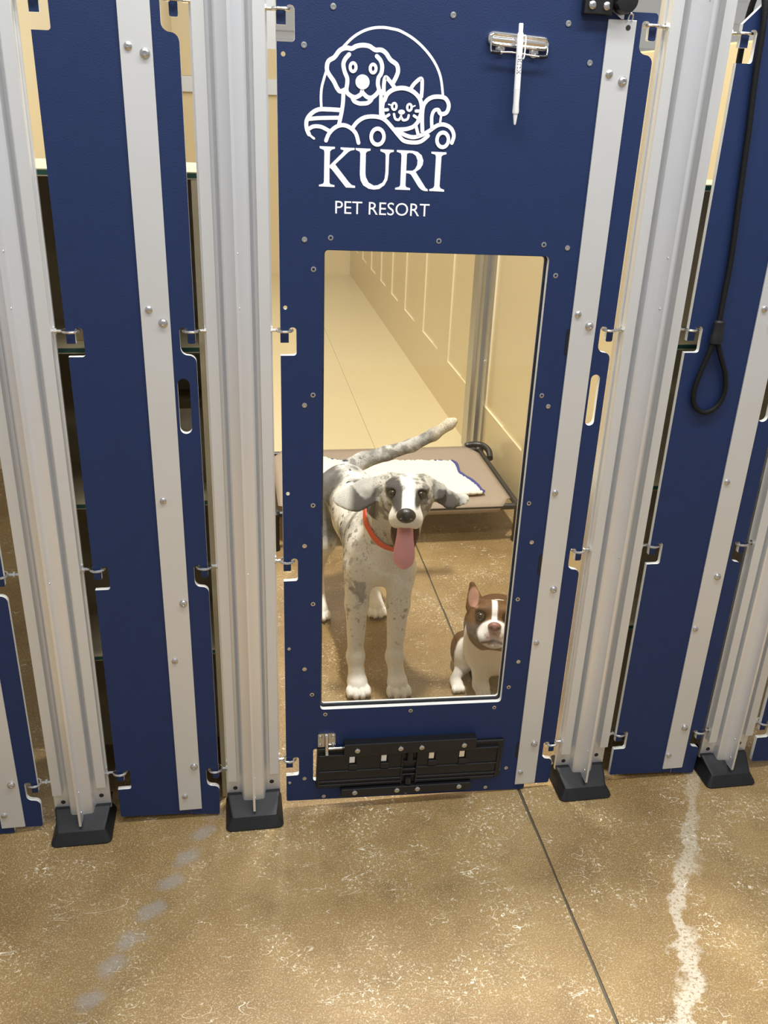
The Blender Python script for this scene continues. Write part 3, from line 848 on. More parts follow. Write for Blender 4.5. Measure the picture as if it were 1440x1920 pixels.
# zinc latch beside it
bl = prism('hatch_latch', [fillet([(0.149, 0.172, .003), (0.187, 0.171, .003), (0.187, 0.207, .003), (0.149, 0.208, .003)])], -0.008, -0.0052, M_STEEL, main_door)
bl['label'] = 'zinc plunger latch'
tube('plunger', [(0.1675, -0.012, 0.207), (0.1675, -0.016, 0.20), (0.1675, -0.016, 0.172), (0.1675, -0.022, 0.160)], 0.0042, M_STEEL, bl)
tube('arm', [(0.1675, -0.014, 0.171), (0.185, -0.014, 0.171), (0.205, -0.012, 0.169)], 0.0032, M_STEEL, bl)
for x in (0.154, 0.182):
    for z in (0.178, 0.200):
        use(ME_SMALL, 'screw', (x, -0.008, z), bl)

# ---- black gate catch at the top of the door, with its silver tongue
lb = box('gate_catch', 0.5625, 0.610, -0.020, -0.0052, 1.5925, 1.68, M_BLACK, main_door, 0.0015)
lb['label'] = 'black gate catch block'
use(ME_PAN, 'screw', (0.5745, -0.020, 1.605), lb)
use(ME_PAN, 'screw', (0.5985, -0.020, 1.6045), lb)
bm = bmesh.new()
lathe_bm(bm, [(0.006, -0.034), (0.017, -0.032), (0.019, -0.024), (0.019, -0.008), (0.012, -0.0052)], 24, 'y', (0.628, 0, 1.613))
bm_obj('knob', bm, M_BLACK, lb, True, 0.7)
prism('tongue', [[(0.612, 1.600), (0.630, 1.5885), (0.634, 1.5885), (0.634, 1.602), (0.628, 1.604)]], -0.0095, -0.006, M_STEEL, lb)
tube('loop', [(0.641, -0.010, 1.588), (0.641, -0.011, 1.594), (0.644, -0.012, 1.5975), (0.648, -0.011, 1.595), (0.648, -0.010, 1.588)], 0.0017, M_STEEL, lb, 8)
bm = bmesh.new()
lathe_bm(bm, [(0.0042, -0.0088), (0.0040, -0.0090), (0.0, -0.0090)][:2], 14, 'y', (0.6435, 0, 1.577))
bm_obj('bolt_hole', bm, M_DARK, main_door)

# ---- chrome spring clip
cl = thing('spring_clip', 'chrome spring clip screwed to the blue door below its top edge', 'clip', (0.463, -0.006, 1.545))
def clip():
    bm = bmesh.new()
    def ring(y, k):
        pts = fillet([(0.411 + k, 1.5385 + k, .0112 - k), (0.515 - k, 1.5385 + k, .0112 - k), (0.515 - k, 1.5610 - k, .0112 - k), (0.411 + k, 1.5610 - k, .0112 - k)])
        return [bm.verts.new((p[0], y, p[1] - (p[0] - 0.463) * 0.055)) for p in pts]
    L = [ring(-.0052, 0), ring(-.0095, .0003), ring(-.0125, .0018), ring(-.0140, .0042), ring(-.0118, .0062), ring(-.0118, .0078), ring(-.0132, .0092)]
    for a, b in zip(L, L[1:]):
        for i in range(len(a)):
            k = (i + 1) % len(a)
            bm.faces.new((a[i], a[k], b[k], b[i]))
    bm.faces.new(L[-1])
    bm.faces.new(L[0][::-1])
    return bm
bm_obj('spring_bar', clip(), M_CHROME, cl, True, 0.9)
wire = [(0.4165, -.013, 1.552), (0.4165, -.015, 1.540), (0.418, -.016, 1.5335), (0.424, -.018, 1.5325), (0.445, -.0185, 1.5335), (0.463, -.0190, 1.5325),
        (0.485, -.0185, 1.530), (0.505, -.018, 1.529), (0.509, -.016, 1.5305), (0.5105, -.014, 1.537), (0.5105, -.012, 1.545)]
tube('wire', catmull(wire, 3), 0.0014, M_CHROME, cl, 8)
tube('sleeve', [wire[2], wire[3], (0.432, -.0182, 1.5328)], 0.0028, M_BLACK, cl, 8)
tube('sleeve', [(0.496, -.0182, 1.5292), wire[7], wire[8]], 0.0028, M_BLACK, cl, 8)
for x, z in ((0.4345, 1.538), (0.4905, 1.535)):
    use(ME_BOLT, 'screw', (x, -0.0052, z), cl)

# ---- pen held by the clip
def pen():
    t = thing('pen', 'white ballpoint pen with grey print hanging in the chrome clip', 'pen', (0.464, -0.027, 1.428))
    def P(s, dx=0.0, dy=0.0):        # s along the pen from tip (0) to button (0.146)
        a = Vector((0.4645, -0.0225, 1.4285))
        b = Vector((0.4603, -0.0235, 1.5745))
        d = (b - a).normalized()
        return a + d * s + Vector((dx, dy, 0))
    def lat(name, prof, m):
        v, f = tube_data([P(s) for s, r in prof], [r for s, r in prof], 16)
        return mesh_obj(name, v, f, m, t, smooth=True, recalc=True)
    lat('tip', [(0.0, 0.0014), (0.003, 0.0022), (0.017, 0.0040)], M_PENW)
    lat('grip', [(0.0168, 0.0050), (0.020, 0.0055), (0.032, 0.0047), (0.045, 0.0050), (0.052, 0.0051)], mat('pen_grip', srgb(226, 226, 224), 0.5))
    lat('barrel', [(0.0522, 0.0050), (0.10, 0.0050), (0.131, 0.0049), (0.133, 0.0040)], M_PENW)
    lat('button', [(0.1332, 0.0036), (0.1450, 0.0035), (0.1460, 0.0026)], M_PENW)
    cp_ = [P(0.128, 0.004, -0.001), P(0.129, 0.0075, -0.002), P(0.122, 0.0085, -0.003), P(0.100, 0.0075, -0.003), P(0.096, 0.006, -0.002)]
    tube('pocket_clip', catmull(cp_, 4), 0.0012, M_PENW, t, 8)
    # printed name running up the barrel
    allp = [p for l in KURI for q in l for p in q]
    x0, x1 = min(p[0] for p in allp), max(p[0] for p in allp)
    z0, z1 = min(p[1] for p in allp), max(p[1] for p in allp)
    k = 0.027 / (x1 - x0)
    vv, ff = [], []
    up = (P(1) - P(0)).normalized()
    for loops in KURI:
        fl_ = [p for l in loops for p in l]
        s = len(vv)
        for p in fl_:
            u = (p[0] - x0) * k + 0.074
            w = ((p[1] - z0) / (z1 - z0) - 0.5) * 0.0072
            th = w / 0.00512
            vv.append(P(u) + Vector((-math.sin(th), -math.cos(th), 0)) * 0.00512)
        for tr in tessellate_polygon([[Vector((p[0], p[1], 0)) for p in l] for l in loops]):
            ff.append(tuple(i + s for i in tr))
    mesh_obj('print', vv, ff, M_INK, t)
pen()

# ------------------------------------------------------------------ posts
def ring_mesh():
    bm = bmesh.new()
    n, k = 24, 8
    rings = []
    for i in range(n):
        a = 2 * pi * i / n
        c = Vector((math.cos(a) * 0.0135, math.sin(a) * 0.0125, 0))
        o_ = Vector((math.cos(a), math.sin(a), 0))
        rings.append([bm.verts.new(c + o_ * 0.0027 * math.cos(2 * pi * j / k) + Vector((0, 0, 0.0027 * math.sin(2 * pi * j / k)))) for j in range(k)])
    for i in range(n):
        for j in range(k):
            bm.faces.new((rings[i][j], rings[(i + 1) % n][j], rings[(i + 1) % n][(j + 1) % k], rings[i][(j + 1) % k]))
    lathe_bm(bm, [(0.0029, -0.034), (0.0029, -0.0125)], 8, 'x')
    lathe_bm(bm, [(0.0056, -0.0265), (0.0056, -0.0225)], 6, 'x')
    return bm
def build_ring(b):
    m_ = ring_mesh()
    tmp = bpy.data.meshes.new('tmp')
    m_.to_mesh(tmp)
    m_.free()
    b.from_mesh(tmp)
ME_EYE = shared('eye_bolt', build_ring, M_STEEL)

def foot_mesh(b):
    def ring(hx, y0, y1, z, r):
        pts = fillet([(-hx, y0, r), (hx, y0, r), (hx, y1, r), (-hx, y1, r)])
        return [b.verts.new((p[0], p[1], z)) for p in pts]
    # base, lower lip, bevel shoulder, top collar
    L = [ring(.0615, -.058, .052, 0.0, .012), ring(.0625, -.059, .053, .004, .012), ring(.0610, -.056, .052, .009, .012),
         ring(.0500, -.045, .047, .027, .006), ring(.0580, -.004, .046, .050, .006), ring(.0575, -.001, .044, .052, .006)]
    for a, c in zip(L, L[1:]):
        for i in range(len(a)):
            j = (i + 1) % len(a)
            b.faces.new((a[i], a[j], c[j], c[i]))
    b.faces.new(L[0][::-1])
    b.faces.new(L[-1])
ME_FOOT = shared('rubber_foot', foot_mesh, M_RUBBER, True, 0.25)
def hole_mesh(b):
    lathe_bm(b, [(0.0050, 0.0003), (0.0050, -0.0004), (0.0042, -0.0005)], 14)
ME_HOLE = shared('bolt_hole', hole_mesh, M_DARK)  # flat disc, the hole's shade put into its colour
def stud_mesh(b):
    lathe_bm(b, [(0.0028, 0.0), (0.0026, -0.0008), (0.0012, -0.0009)], 10, 'x')
ME_STUD = shared('stud', stud_mesh, M_STEEL)

def post(c, label, lx, rx):
    """c centre x; lx = right edge of the panel on the left; rx = left edge of the panel on the right"""
    t = thing('kennel_post', label, 'post', (c, 0, 0), 'aluminium posts between the kennel fronts')
    P = [(-.0585, .008), (-.030, .008), (-.027, .006), (-.0235, -.010), (-.0205, -.0125), (-.0028, -.0135), (-.0024, -.044), (.0024, -.044), (.0028, -.0135),
         (.0205, -.0125), (.0235, -.010), (.027, .006), (.030, .008), (.0585, .008), (.0585, .016), (.048, .016), (.048, .050), (-.048, .050), (-.048, .016), (-.0585, .016)]
    n = len(P)
    z0, z1 = 0.040, 2.25
    verts = [(c + a, b, z0) for a, b in P] + [(c + a, b, z1) for a, b in P]
    faces = [tuple(range(n)), tuple(range(n, 2 * n))] + [(i, (i + 1) % n, n + (i + 1) % n, n + i) for i in range(n)]
    mesh_obj('extrusion', verts, faces, M_ALU, t, recalc=True)
    for s, zb in ((-1, .099), (1, .111)):
        a, b = sorted((c + s * .0355, c + s * .0550))
        box('cover_strip', a, b, -.012, .0078, zb, z1 - .01, M_ALU2, t, 0.0008)
        use(ME_HOLE, 'bolt_hole', (c + s * .040, .008, .064 if s < 0 else .074), t)
    use(ME_FOOT, 'rubber_foot', (c, 0, 0), t)
    for z in ROW_L:
        use(ME_EYE, 'eye_bolt', (rx + .0075, 0, z - .006), t)
    for z in ROW_R:
        use(ME_EYE, 'eye_bolt', (lx - .0065, 0, z - .006), t, rot=(0, 0, pi))
    for z in (0.066, 0.12, 0.62, 1.13, 1.22, 1.62):
        use(ME_STUD, 'stud', (c + (.0024 if c < 0.3 else -.0024), -.030, z), t, rot=(0, 0, pi if c < 0.3 else 0))
    return t
post(-0.357, 'leftmost aluminium post, at the left edge of the photo', -0.440, -0.279)
post(0.008, 'aluminium post between the narrow left panel and the emblem door', -0.066, 0.080)
post(0.768, 'aluminium post on a black foot right of the emblem door', 0.694, 0.843)
post(1.133, 'rightmost aluminium post beyond the panel with the lead', 1.060, 1.207)

# ------------------------------------------------------------------ shelf cabinets behind the narrow panels
def cabinet(x0, x1, depth, side):
    t = thing('shelf_cabinet', 'beige shelf cabinet with green-cored boards behind the narrow %s panel' % side, 'cabinet', ((x0 + x1) / 2, 0.1, 0), 'cabinets behind the narrow panels')
    y0 = 0.055
    box('side_board', x0, x0 + .010, y0, y0 + depth, 0.0, 1.326, M_BEIGE, t)
    box('side_board', x1 - .010, x1, y0, y0 + depth, 0.0, 1.326, M_BEIGE, t)
    box('back_board', x0 + .0102, x1 - .0102, y0 + depth - .010, y0 + depth, 0.0, 1.326, M_BEIGE, t)
    for z, nm in ((1.338, 'top_board'), (1.044, 'shelf'), (0.743, 'shelf'), (0.40, 'shelf')):
        yy = 0.054
        xa, xb = (x0, x1) if nm == 'top_board' else (x0 + .0104, x1 - .0104)
        yb = y0 + depth - (0 if nm == 'top_board' else .0104)
        if nm == 'top_board':
            b = box(nm, xa, xb, yy, yb, z - .0115, z, M_BEIGE, t)
        else:
            b = box(nm, xa, xb, yy, yb, z - .0115, z, M_BEIGE, t)
        box('green_core', xa, xb, yy - .0006, yy + .0002, z - .0095, z - .0018, M_GREEN, b)
    return t
cabinet(-0.400, -0.052, 0.225, 'left')
cabinet(0.828, 1.100, 0.125, 'right')
def carton(x0, x1, y0, y1, z0, z1, label):
    t = thing('carton', label, 'box', ((x0 + x1) / 2, (y0 + y1) / 2, z0), 'cartons on the cabinet shelves')
    box('body', x0, x1, y0, y1, z0, z1, M_CARD, t, 0.001)
    box('tape', (x0 + x1) / 2 - .02, (x0 + x1) / 2 + .02, y0 - .0006, y0 + .0002, z1 - .05, z1, M_CREAM, t)
carton(-0.285, -0.14, 0.10, 0.26, 1.0441, 1.215, 'tan carton on the upper shelf behind the left panel')
carton(-0.282, -0.155, 0.10, 0.26, 0.7431, 0.965, 'tan carton on the middle shelf seen through the left gap')
carton(-0.145, -0.066, 0.14, 0.26, 0.7431, 0.900, 'small carton on the middle shelf beside the post left of the emblem door')

# ------------------------------------------------------------------ raised bed and fleece
BX0, BX1, BY0, BY1, BZ = 0.12, 1.015, 1.275, 1.850, 0.150
bed = thing('raised_dog_bed', 'raised dog bed with taupe canvas on a black frame', 'dog bed', ((BX0 + BX1) / 2, (BY0 + BY1) / 2, 0))
tube('front_rail', [(BX0 + .01, BY0, BZ - .012), (BX1, BY0, BZ - .012)], 0.0115, M_BLACK, bed)
tube('back_rail', [(BX0 + .01, BY1, BZ - .012), (BX1, BY1, BZ - .012)], 0.0115, M_BLACK, bed)
tube('side_rail', [(BX0, BY0 + .01, BZ - .012), (BX0, BY1 - .01, BZ - .012)], 0.0115, M_BLACK, bed)
tube('side_rail', [(BX1 - .02, BY0 + .01, BZ - .012), (BX1 - .02, BY1 - .01, BZ - .012)], 0.0115, M_BLACK, bed)
for x in (BX0, BX1 - .02):
    for y in (BY0, BY1):
        bm = bmesh.new()
        lathe_bm(bm, [(.014, 0.0), (.016, .004), (.013, .02), (.013, BZ - .018), (.019, BZ - .006), (.012, BZ + .002)], 14, 'z', (x, y, 0))
        bm_obj('leg', bm, M_BLACK, bed, True, 0.6)
sx = 1 if True else -1
cc = [(BX1 - .075, BY1 + .012, BZ + .002), (BX1 - .03, BY1 + .014, BZ + .006), (BX1 + .002, BY1 - .004, BZ + .004), (BX1 + .012, BY1 - .05, BZ - .002), (BX1 + .004, BY1 - .10, BZ - .014)]
tube('corner_cap', catmull(cc, 5), [.010] * 1 + [.013] * 20, M_BLACK, bed)

def canvas():
    nx, ny = 40, 26
    verts, faces, idx = [], [], {}
    for j in range(ny + 1):
        for i in range(nx + 1):
            u, v = i / nx, j / ny
            x = BX0 + .012 + (BX1 - BX0 - .045) * u
            y = BY0 - .0125 + (BY1 - BY0 + .025) * v
            # canvas is cut back at the corners
            cu, cv = min(u, 1 - u) * (BX1 - BX0), min(v, 1 - v) * (BY1 - BY0)
            if cu + cv * 0.8 < 0.045:
                continue
            if j in (1, ny - 1):
                y = (BY0 - .009) if j == 1 else (BY1 + .009)
            sag = -0.012 * math.sin(pi * u) * math.sin(pi * v)
            z = BZ + 0.001 + sag
            if v in (0, 1):
                z -= 0.030
            if u in (0, 1):
                z -= 0.006
            idx[i, j] = len(verts)
            verts.append((x, y, z))
    for j in range(ny):
        for i in range(nx):
            q = [(i, j), (i + 1, j), (i + 1, j + 1), (i, j + 1)]
            k = [idx[a] for a in q if a in idx]
            if len(k) >= 3:
                faces.append(tuple(k))
    o = mesh_obj('canvas', verts, faces, M_CANVAS, bed, smooth=True)
    s = o.modifiers.new('thick', 'SOLIDIFY')
    s.thickness = 0.002
    return o
canvas()

def fleece():
    t = thing('fleece_blanket', 'white fleece blanket with blue edging spread on the taupe bed', 'blanket', (0.6, 1.55, BZ))
    A, B, C_, D_ = Vector((0.20, 1.76)), Vector((0.835, 1.70)), Vector((0.885, 1.345)), Vector((0.25, 1.38))
    nx, ny = 110, 64
    rnd = random.Random(5)
    verts, faces = [], []
    for j in range(ny + 1):
        for i in range(nx + 1):
            u, v = i / nx, j / ny
            p = (A * (1 - u) + B * u) * (1 - v) + (D_ * (1 - u) + C_ * u) * v
            p += Vector((0.010 * math.sin(9 * v + 1.0) * u, 0.008 * math.sin(13 * u)))
            sag = -0.012 * math.sin(pi * (p.x - BX0) / (BX1 - BX0)) * math.sin(pi * (p.y - BY0) / (BY1 - BY0))
            z = BZ + .010 + sag + 0.004 * math.sin(17 * u + 5 * v) * math.sin(11 * v + 2) + rnd.uniform(-.0026, .0026)
            z += 0.024 * math.exp(-((u - .12) / .10) ** 2 - ((v - .05) / .2) ** 2)      # ruck at the back left
            z += 0.012 * math.exp(-((v - 1) / .05) ** 2) * u                            # rolled front edge
            verts.append((p.x, p.y, z))
    W = nx + 1
    for j in range(ny):
        for i in range(nx):
            faces.append((j * W + i, (j + 1) * W + i, (j + 1) * W + i + 1, j * W + i + 1))
    o = mesh_obj('fleece', verts, faces, M_FLEECE, t, smooth=True)
    s = o.modifiers.new('thick', 'SOLIDIFY')
    s.thickness = 0.011
    s.offset = -1
    edge = [Vector(verts[j * W + nx]) + Vector((.003, 0, -.001)) for j in range(0, ny + 1, 4)]
    tube('edging', edge, 0.0062, M_TRIM, t, 8)
    edge = [Vector(verts[i]) + Vector((0, .002, -.004)) for i in range(0, nx + 1, 5)]
    tube('edging', edge, 0.0035, M_TRIM, t, 8)
fleece()

# ------------------------------------------------------------------ black lead on the right panel
ld = thing('slip_lead', 'black rope lead with a loop hanging over the right narrow panel', 'leash', (0.90, -0.02, 0.92))
back = [(0.863, 0.0235, 1.48), (0.863, 0.0235, 1.56), (0.864, 0.020, 1.61), (0.865, 0.008, 1.640), (0.868, -0.006, 1.640)]
front = [(0.873, -0.014, 1.60), (0.877, -0.0125, 1.52), (0.884, -0.012, 1.43), (0.890, -0.012, 1.33), (0.8965, -0.0125, 1.22), (0.8955, -0.0145, 1.15), (0.8945, -0.017, 1.105)]
tube('rope', catmull(back + front, 6), 0.0052, M_ROPE, ld, 10)
loop = [(0.890, -0.017, 1.062), (0.884, -0.016, 1.035), (0.876, -0.0145, 1.000), (0.872, -0.0135, 0.965), (0.880, -0.013, 0.938), (0.902, -0.013, 0.925),
        (0.926, -0.013, 0.937), (0.936, -0.0135, 0.966), (0.929, -0.0145, 1.002), (0.912, -0.016, 1.037), (0.900, -0.017, 1.062)]
tube('loop', catmull(loop, 5), 0.0050, M_ROPE, ld, 10)
bm = bmesh.new()
lathe_bm(bm, [(.006, 0.0), (.0125, .002), (.0125, .018), (.0108, .021), (.0108, .042), (.0075, .045)], 18, 'z')
st = bm_obj('ferrule', bm, M_RUBBER, ld, True, 0.6)
st.data.transform(Matrix.Translation((0.895, -0.0175, 1.0615)) @ Matrix.Diagonal((1.0, 0.75, 1.0, 1)))

# ------------------------------------------------------------------ implicit modelling for the dogs
class Field:
    def __init__(s, lo, hi, h):
        s.lo = np.array(lo, np.float64)
        s.h = h
        s.n = np.ceil((np.array(hi) - s.lo) / h).astype(int) + 1
        s.D = np.full(s.n, 1.0, np.float32)
        s.claws = []
    def block(s, lo, hi):
        a = np.maximum(np.floor((np.array(lo) - s.lo) / s.h).astype(int), 0)
        b = np.minimum(np.ceil((np.array(hi) - s.lo) / s.h).astype(int) + 1, s.n)
        if np.any(b <= a):
            return None, None
        ax = [(s.lo[i] + s.h * np.arange(a[i], b[i])) for i in range(3)]
        G = np.stack(np.meshgrid(*ax, indexing='ij'), -1)
        return tuple(slice(a[i], b[i]) for i in range(3)), G
    def blend(s, sl, d, k, sub=False):
        A = s.D[sl]
        if sub:
            d = -d
            hh = np.clip(0.5 - 0.5 * (A - d) / k, 0, 1)
            s.D[sl] = (A * (1 - hh) + d * hh + k * hh * (1 - hh)).astype(np.float32)
        else:
            hh = np.clip(0.5 + 0.5 * (A - d) / k, 0, 1)
            s.D[sl] = (A * (1 - hh) + d * hh - k * hh * (1 - hh)).astype(np.float32)
    def cone(s, a, b, ra, rb, k=0.02, flat=None, sub=False):
        """rounded cone; flat=(normal, factor) squashes it along a direction"""
        a = np.array(a, float)
        b = np.array(b, float)
        m = max(ra, rb) + 2.2 * k + 0.01
        sl, G = s.block(np.minimum(a, b) - m, np.maximum(a, b) + m)
        if sl is None:
            return
        P = G - a
        ab = b - a
        if flat is not None:
            nrm = np.array(flat[0], float)
            nrm /= np.linalg.norm(nrm)
            e = P @ nrm
            P = P + (e * (1 / flat[1] - 1))[..., None] * nrm
        t = np.clip((P @ ab) / (ab @ ab), 0, 1)
        d = np.linalg.norm(P - t[..., None] * ab, axis=-1) - (ra + (rb - ra) * t)
        if flat is not None:
            d = np.maximum(d * flat[1], -0.05) if flat[1] < 1 else d
        s.blend(sl, d, k, sub)
    def ell(s, c, r, k=0.02, R=None, sub=False):
        c = np.array(c, float)
        r = np.array(r, float)
        m = r.max() + 2.2 * k + 0.01
        sl, G = s.block(c - m, c + m)
        if sl is None:
            return
        P = G - c
        if R is not None:
            P = P @ np.array(R, float).T
        q = P / r
        k0 = np.linalg.norm(q, axis=-1)
        k1 = np.linalg.norm(q / r, axis=-1)
        d = k0 * (k0 - 1) / np.maximum(k1, 1e-6)
        s.blend(sl, d, k, sub)
    def mesh(s, relax=2):
        D = s.D
        ins = D < 0
        n = D.shape
        c = np.zeros((n[0] - 1, n[1] - 1, n[2] - 1), np.int8)
        for dx in (0, 1):
            for dy in (0, 1):
                for dz in (0, 1):
                    c += ins[dx:n[0] - 1 + dx, dy:n[1] - 1 + dy, dz:n[2] - 1 + dz]
        act = np.argwhere((c > 0) & (c < 8))
        idm = np.full(c.shape, -1, np.int32)
        idm[tuple(act.T)] = np.arange(len(act))
        corners = [(0, 0, 0), (1, 0, 0), (0, 1, 0), (1, 1, 0), (0, 0, 1), (1, 0, 1), (0, 1, 1), (1, 1, 1)]
        val = np.stack([D[tuple((act + np.array(o)).T)] for o in corners], 1)
        edges = [(0, 1), (2, 3), (4, 5), (6, 7), (0, 2), (1, 3), (4, 6), (5, 7), (0, 4), (1, 5), (2, 6), (3, 7)]
        acc = np.zeros((len(act), 3))
        cnt = np.zeros(len(act))
        for a, b in edges:
            m = (val[:, a] < 0) != (val[:, b] < 0)
            t = val[:, a] / np.where(m, val[:, a] - val[:, b], 1)
            p = np.array(corners[a]) + t[:, None] * (np.array(corners[b]) - np.array(corners[a]))
            acc += np.where(m[:, None], p, 0)
            cnt += m
        V = s.lo + s.h * (act + acc / cnt[:, None])
        Q = []
        for ax in range(3):
            sl0 = [slice(None)] * 3
            sl1 = [slice(None)] * 3
            sl0[ax] = slice(0, n[ax] - 1)
            sl1[ax] = slice(1, n[ax])
            i0, i1 = ins[tuple(sl0)], ins[tuple(sl1)]
            e = np.argwhere(i0 != i1)
            u, w = [(1, 2), (2, 0), (0, 1)][ax]
            e = e[(e[:, u] > 0) & (e[:, w] > 0) & (e[:, u] < n[u] - 1) & (e[:, w] < n[w] - 1)]
            du = np.zeros(3, int)
            du[u] = 1
            dw = np.zeros(3, int)
            dw[w] = 1
            q = np.stack([idm[tuple((e - du - dw).T)], idm[tuple((e - dw).T)], idm[tuple(e.T)], idm[tuple((e - du).T)]], 1)
            flip = ~i0[tuple(e.T)]
            q[flip] = q[flip][:, ::-1]
            Q.append(q)
        Q = np.concatenate(Q)
        for _ in range(relax):
            S = np.zeros_like(V)
            N = np.zeros(len(V))
            for a, b in ((0, 1), (1, 2), (2, 3), (3, 0)):
                np.add.at(S, Q[:, a], V[Q[:, b]])
                np.add.at(N, Q[:, a], 1)
                np.add.at(S, Q[:, b], V[Q[:, a]])
                np.add.at(N, Q[:, b], 1)
            V = 0.5 * V + 0.5 * S / np.maximum(N, 1)[:, None]
        return V, Q

def vnoise(P, scale, seed=0):
    p = P * scale
    i = np.floor(p).astype(np.int64)
    f = p - i
    f = f * f * (3 - 2 * f)
    def h(a, b, c):
        x = (a * 374761393 + b * 668265263 + c * 2147483647 + seed * 1274126177) & 0xffffffff
        x = ((x ^ (x >> 13)) * 1274126177) & 0xffffffff
        return ((x ^ (x >> 16)) & 0xffff) / 65535.0
    r = 0
    for dx in (0, 1):
        for dy in (0, 1):
            for dz in (0, 1):
                w = (f[:, 0] if dx else 1 - f[:, 0]) * (f[:, 1] if dy else 1 - f[:, 1]) * (f[:, 2] if dz else 1 - f[:, 2])
                r = r + w * h(i[:, 0] + dx, i[:, 1] + dy, i[:, 2] + dz)
    return r
def fbm(P, scale, seed=0, oct=3):
    r, a, t = 0, 1.0, 0
    for o in range(oct):
        r = r + a * vnoise(P, scale * 2 ** o, seed + o)
        t += a
        a *= 0.5
    return r / t
def sstep(x, a, b):
    t = np.clip((x - a) / (b - a), 0, 1)
    return t * t * (3 - 2 * t)
def mixc(c, col, w):
    col = np.array(col[:3])
    return c * (1 - w[:, None]) + col * w[:, None]

def body_object(name, V, Q, Ccol, m, parent, tick=None):
    me = bpy.data.meshes.new(name)
    me.vertices.add(len(V))
    me.vertices.foreach_set('co', V.ravel())
    me.loops.add(len(Q) * 4)
    me.loops.foreach_set('vertex_index', Q.ravel())
    me.polygons.add(len(Q))
    me.polygons.foreach_set('loop_start', np.arange(len(Q)) * 4)
    me.polygons.foreach_set('use_smooth', np.ones(len(Q), bool))
    me.update(calc_edges=True)
    me.validate()
    at = me.attributes.new('Col', 'FLOAT_COLOR', 'POINT')
    at.data.foreach_set('color', np.concatenate([Ccol, (np.zeros(len(Ccol)) if tick is None else tick)[:, None]], 1).ravel())
    me.materials.append(m)
    return link(bpy.data.objects.new(name, me), parent)

class Head:
    def __init__(s, E, yaw, pitch, roll=0.0):
        """yaw: heading of the face in degrees from -y towards -x; pitch up"""
        y, p = math.radians(yaw), math.radians(pitch)
        s.E = Vector(E)
        s.f = Vector((-math.sin(y) * math.cos(p), -math.cos(y) * math.cos(p), math.sin(p)))
        r = Vector((math.cos(y), -math.sin(y), 0))
        u = r.cross(s.f)
        if u.z < 0:
            u = -u
        c, n = math.cos(math.radians(roll)), math.sin(math.radians(roll))
        s.r = r * c + u * n
        s.u = u * c - r * n
    def __call__(s, a, b, c):
        return s.E + s.r * a + s.f * b + s.u * c
    def R(s):
        return [list(s.r), list(s.f), list(s.u)]
    def loc(s, V):
        d = V - np.array(s.E)
        return d @ np.array(s.r), d @ np.array(s.f), d @ np.array(s.u)

def uv_ball(name, c, r, m, parent, R=None, n=16):
    bm = bmesh.new()
    bmesh.ops.create_uvsphere(bm, u_segments=n, v_segments=n // 2 + 2, radius=1)
    for v in bm.verts:
        w = Vector((v.co.x * r[0], v.co.y * r[1], v.co.z * r[2]))
        if R is not None:
            w = Vector(R[0]) * w.x + Vector(R[1]) * w.y + Vector(R[2]) * w.z
        v.co = Vector(c) + w
    return bm_obj(name, bm, m, parent, True)

# ------------------------------------------------------------------ big merle puppy
def paw(F, x, y, s=1.0, dx=0.0):
    """paw pointing to -y, toes in front"""
    F.ell((x, y + .004, .024 * s), (.027 * s, .030 * s, .022 * s), .010)
    for i, o in enumerate((-.0235, -.0085, .0085, .0235)):
        fy = y - (.030 if i in (1, 2) else .021) * s
        F.ell((x + o * s + dx, fy, .0150 * s), (.0092 * s, .021 * s, .0145 * s), .0022)
        F.claws.append((x + o * s * 1.05 + dx, fy - .0195 * s, .0095 * s))

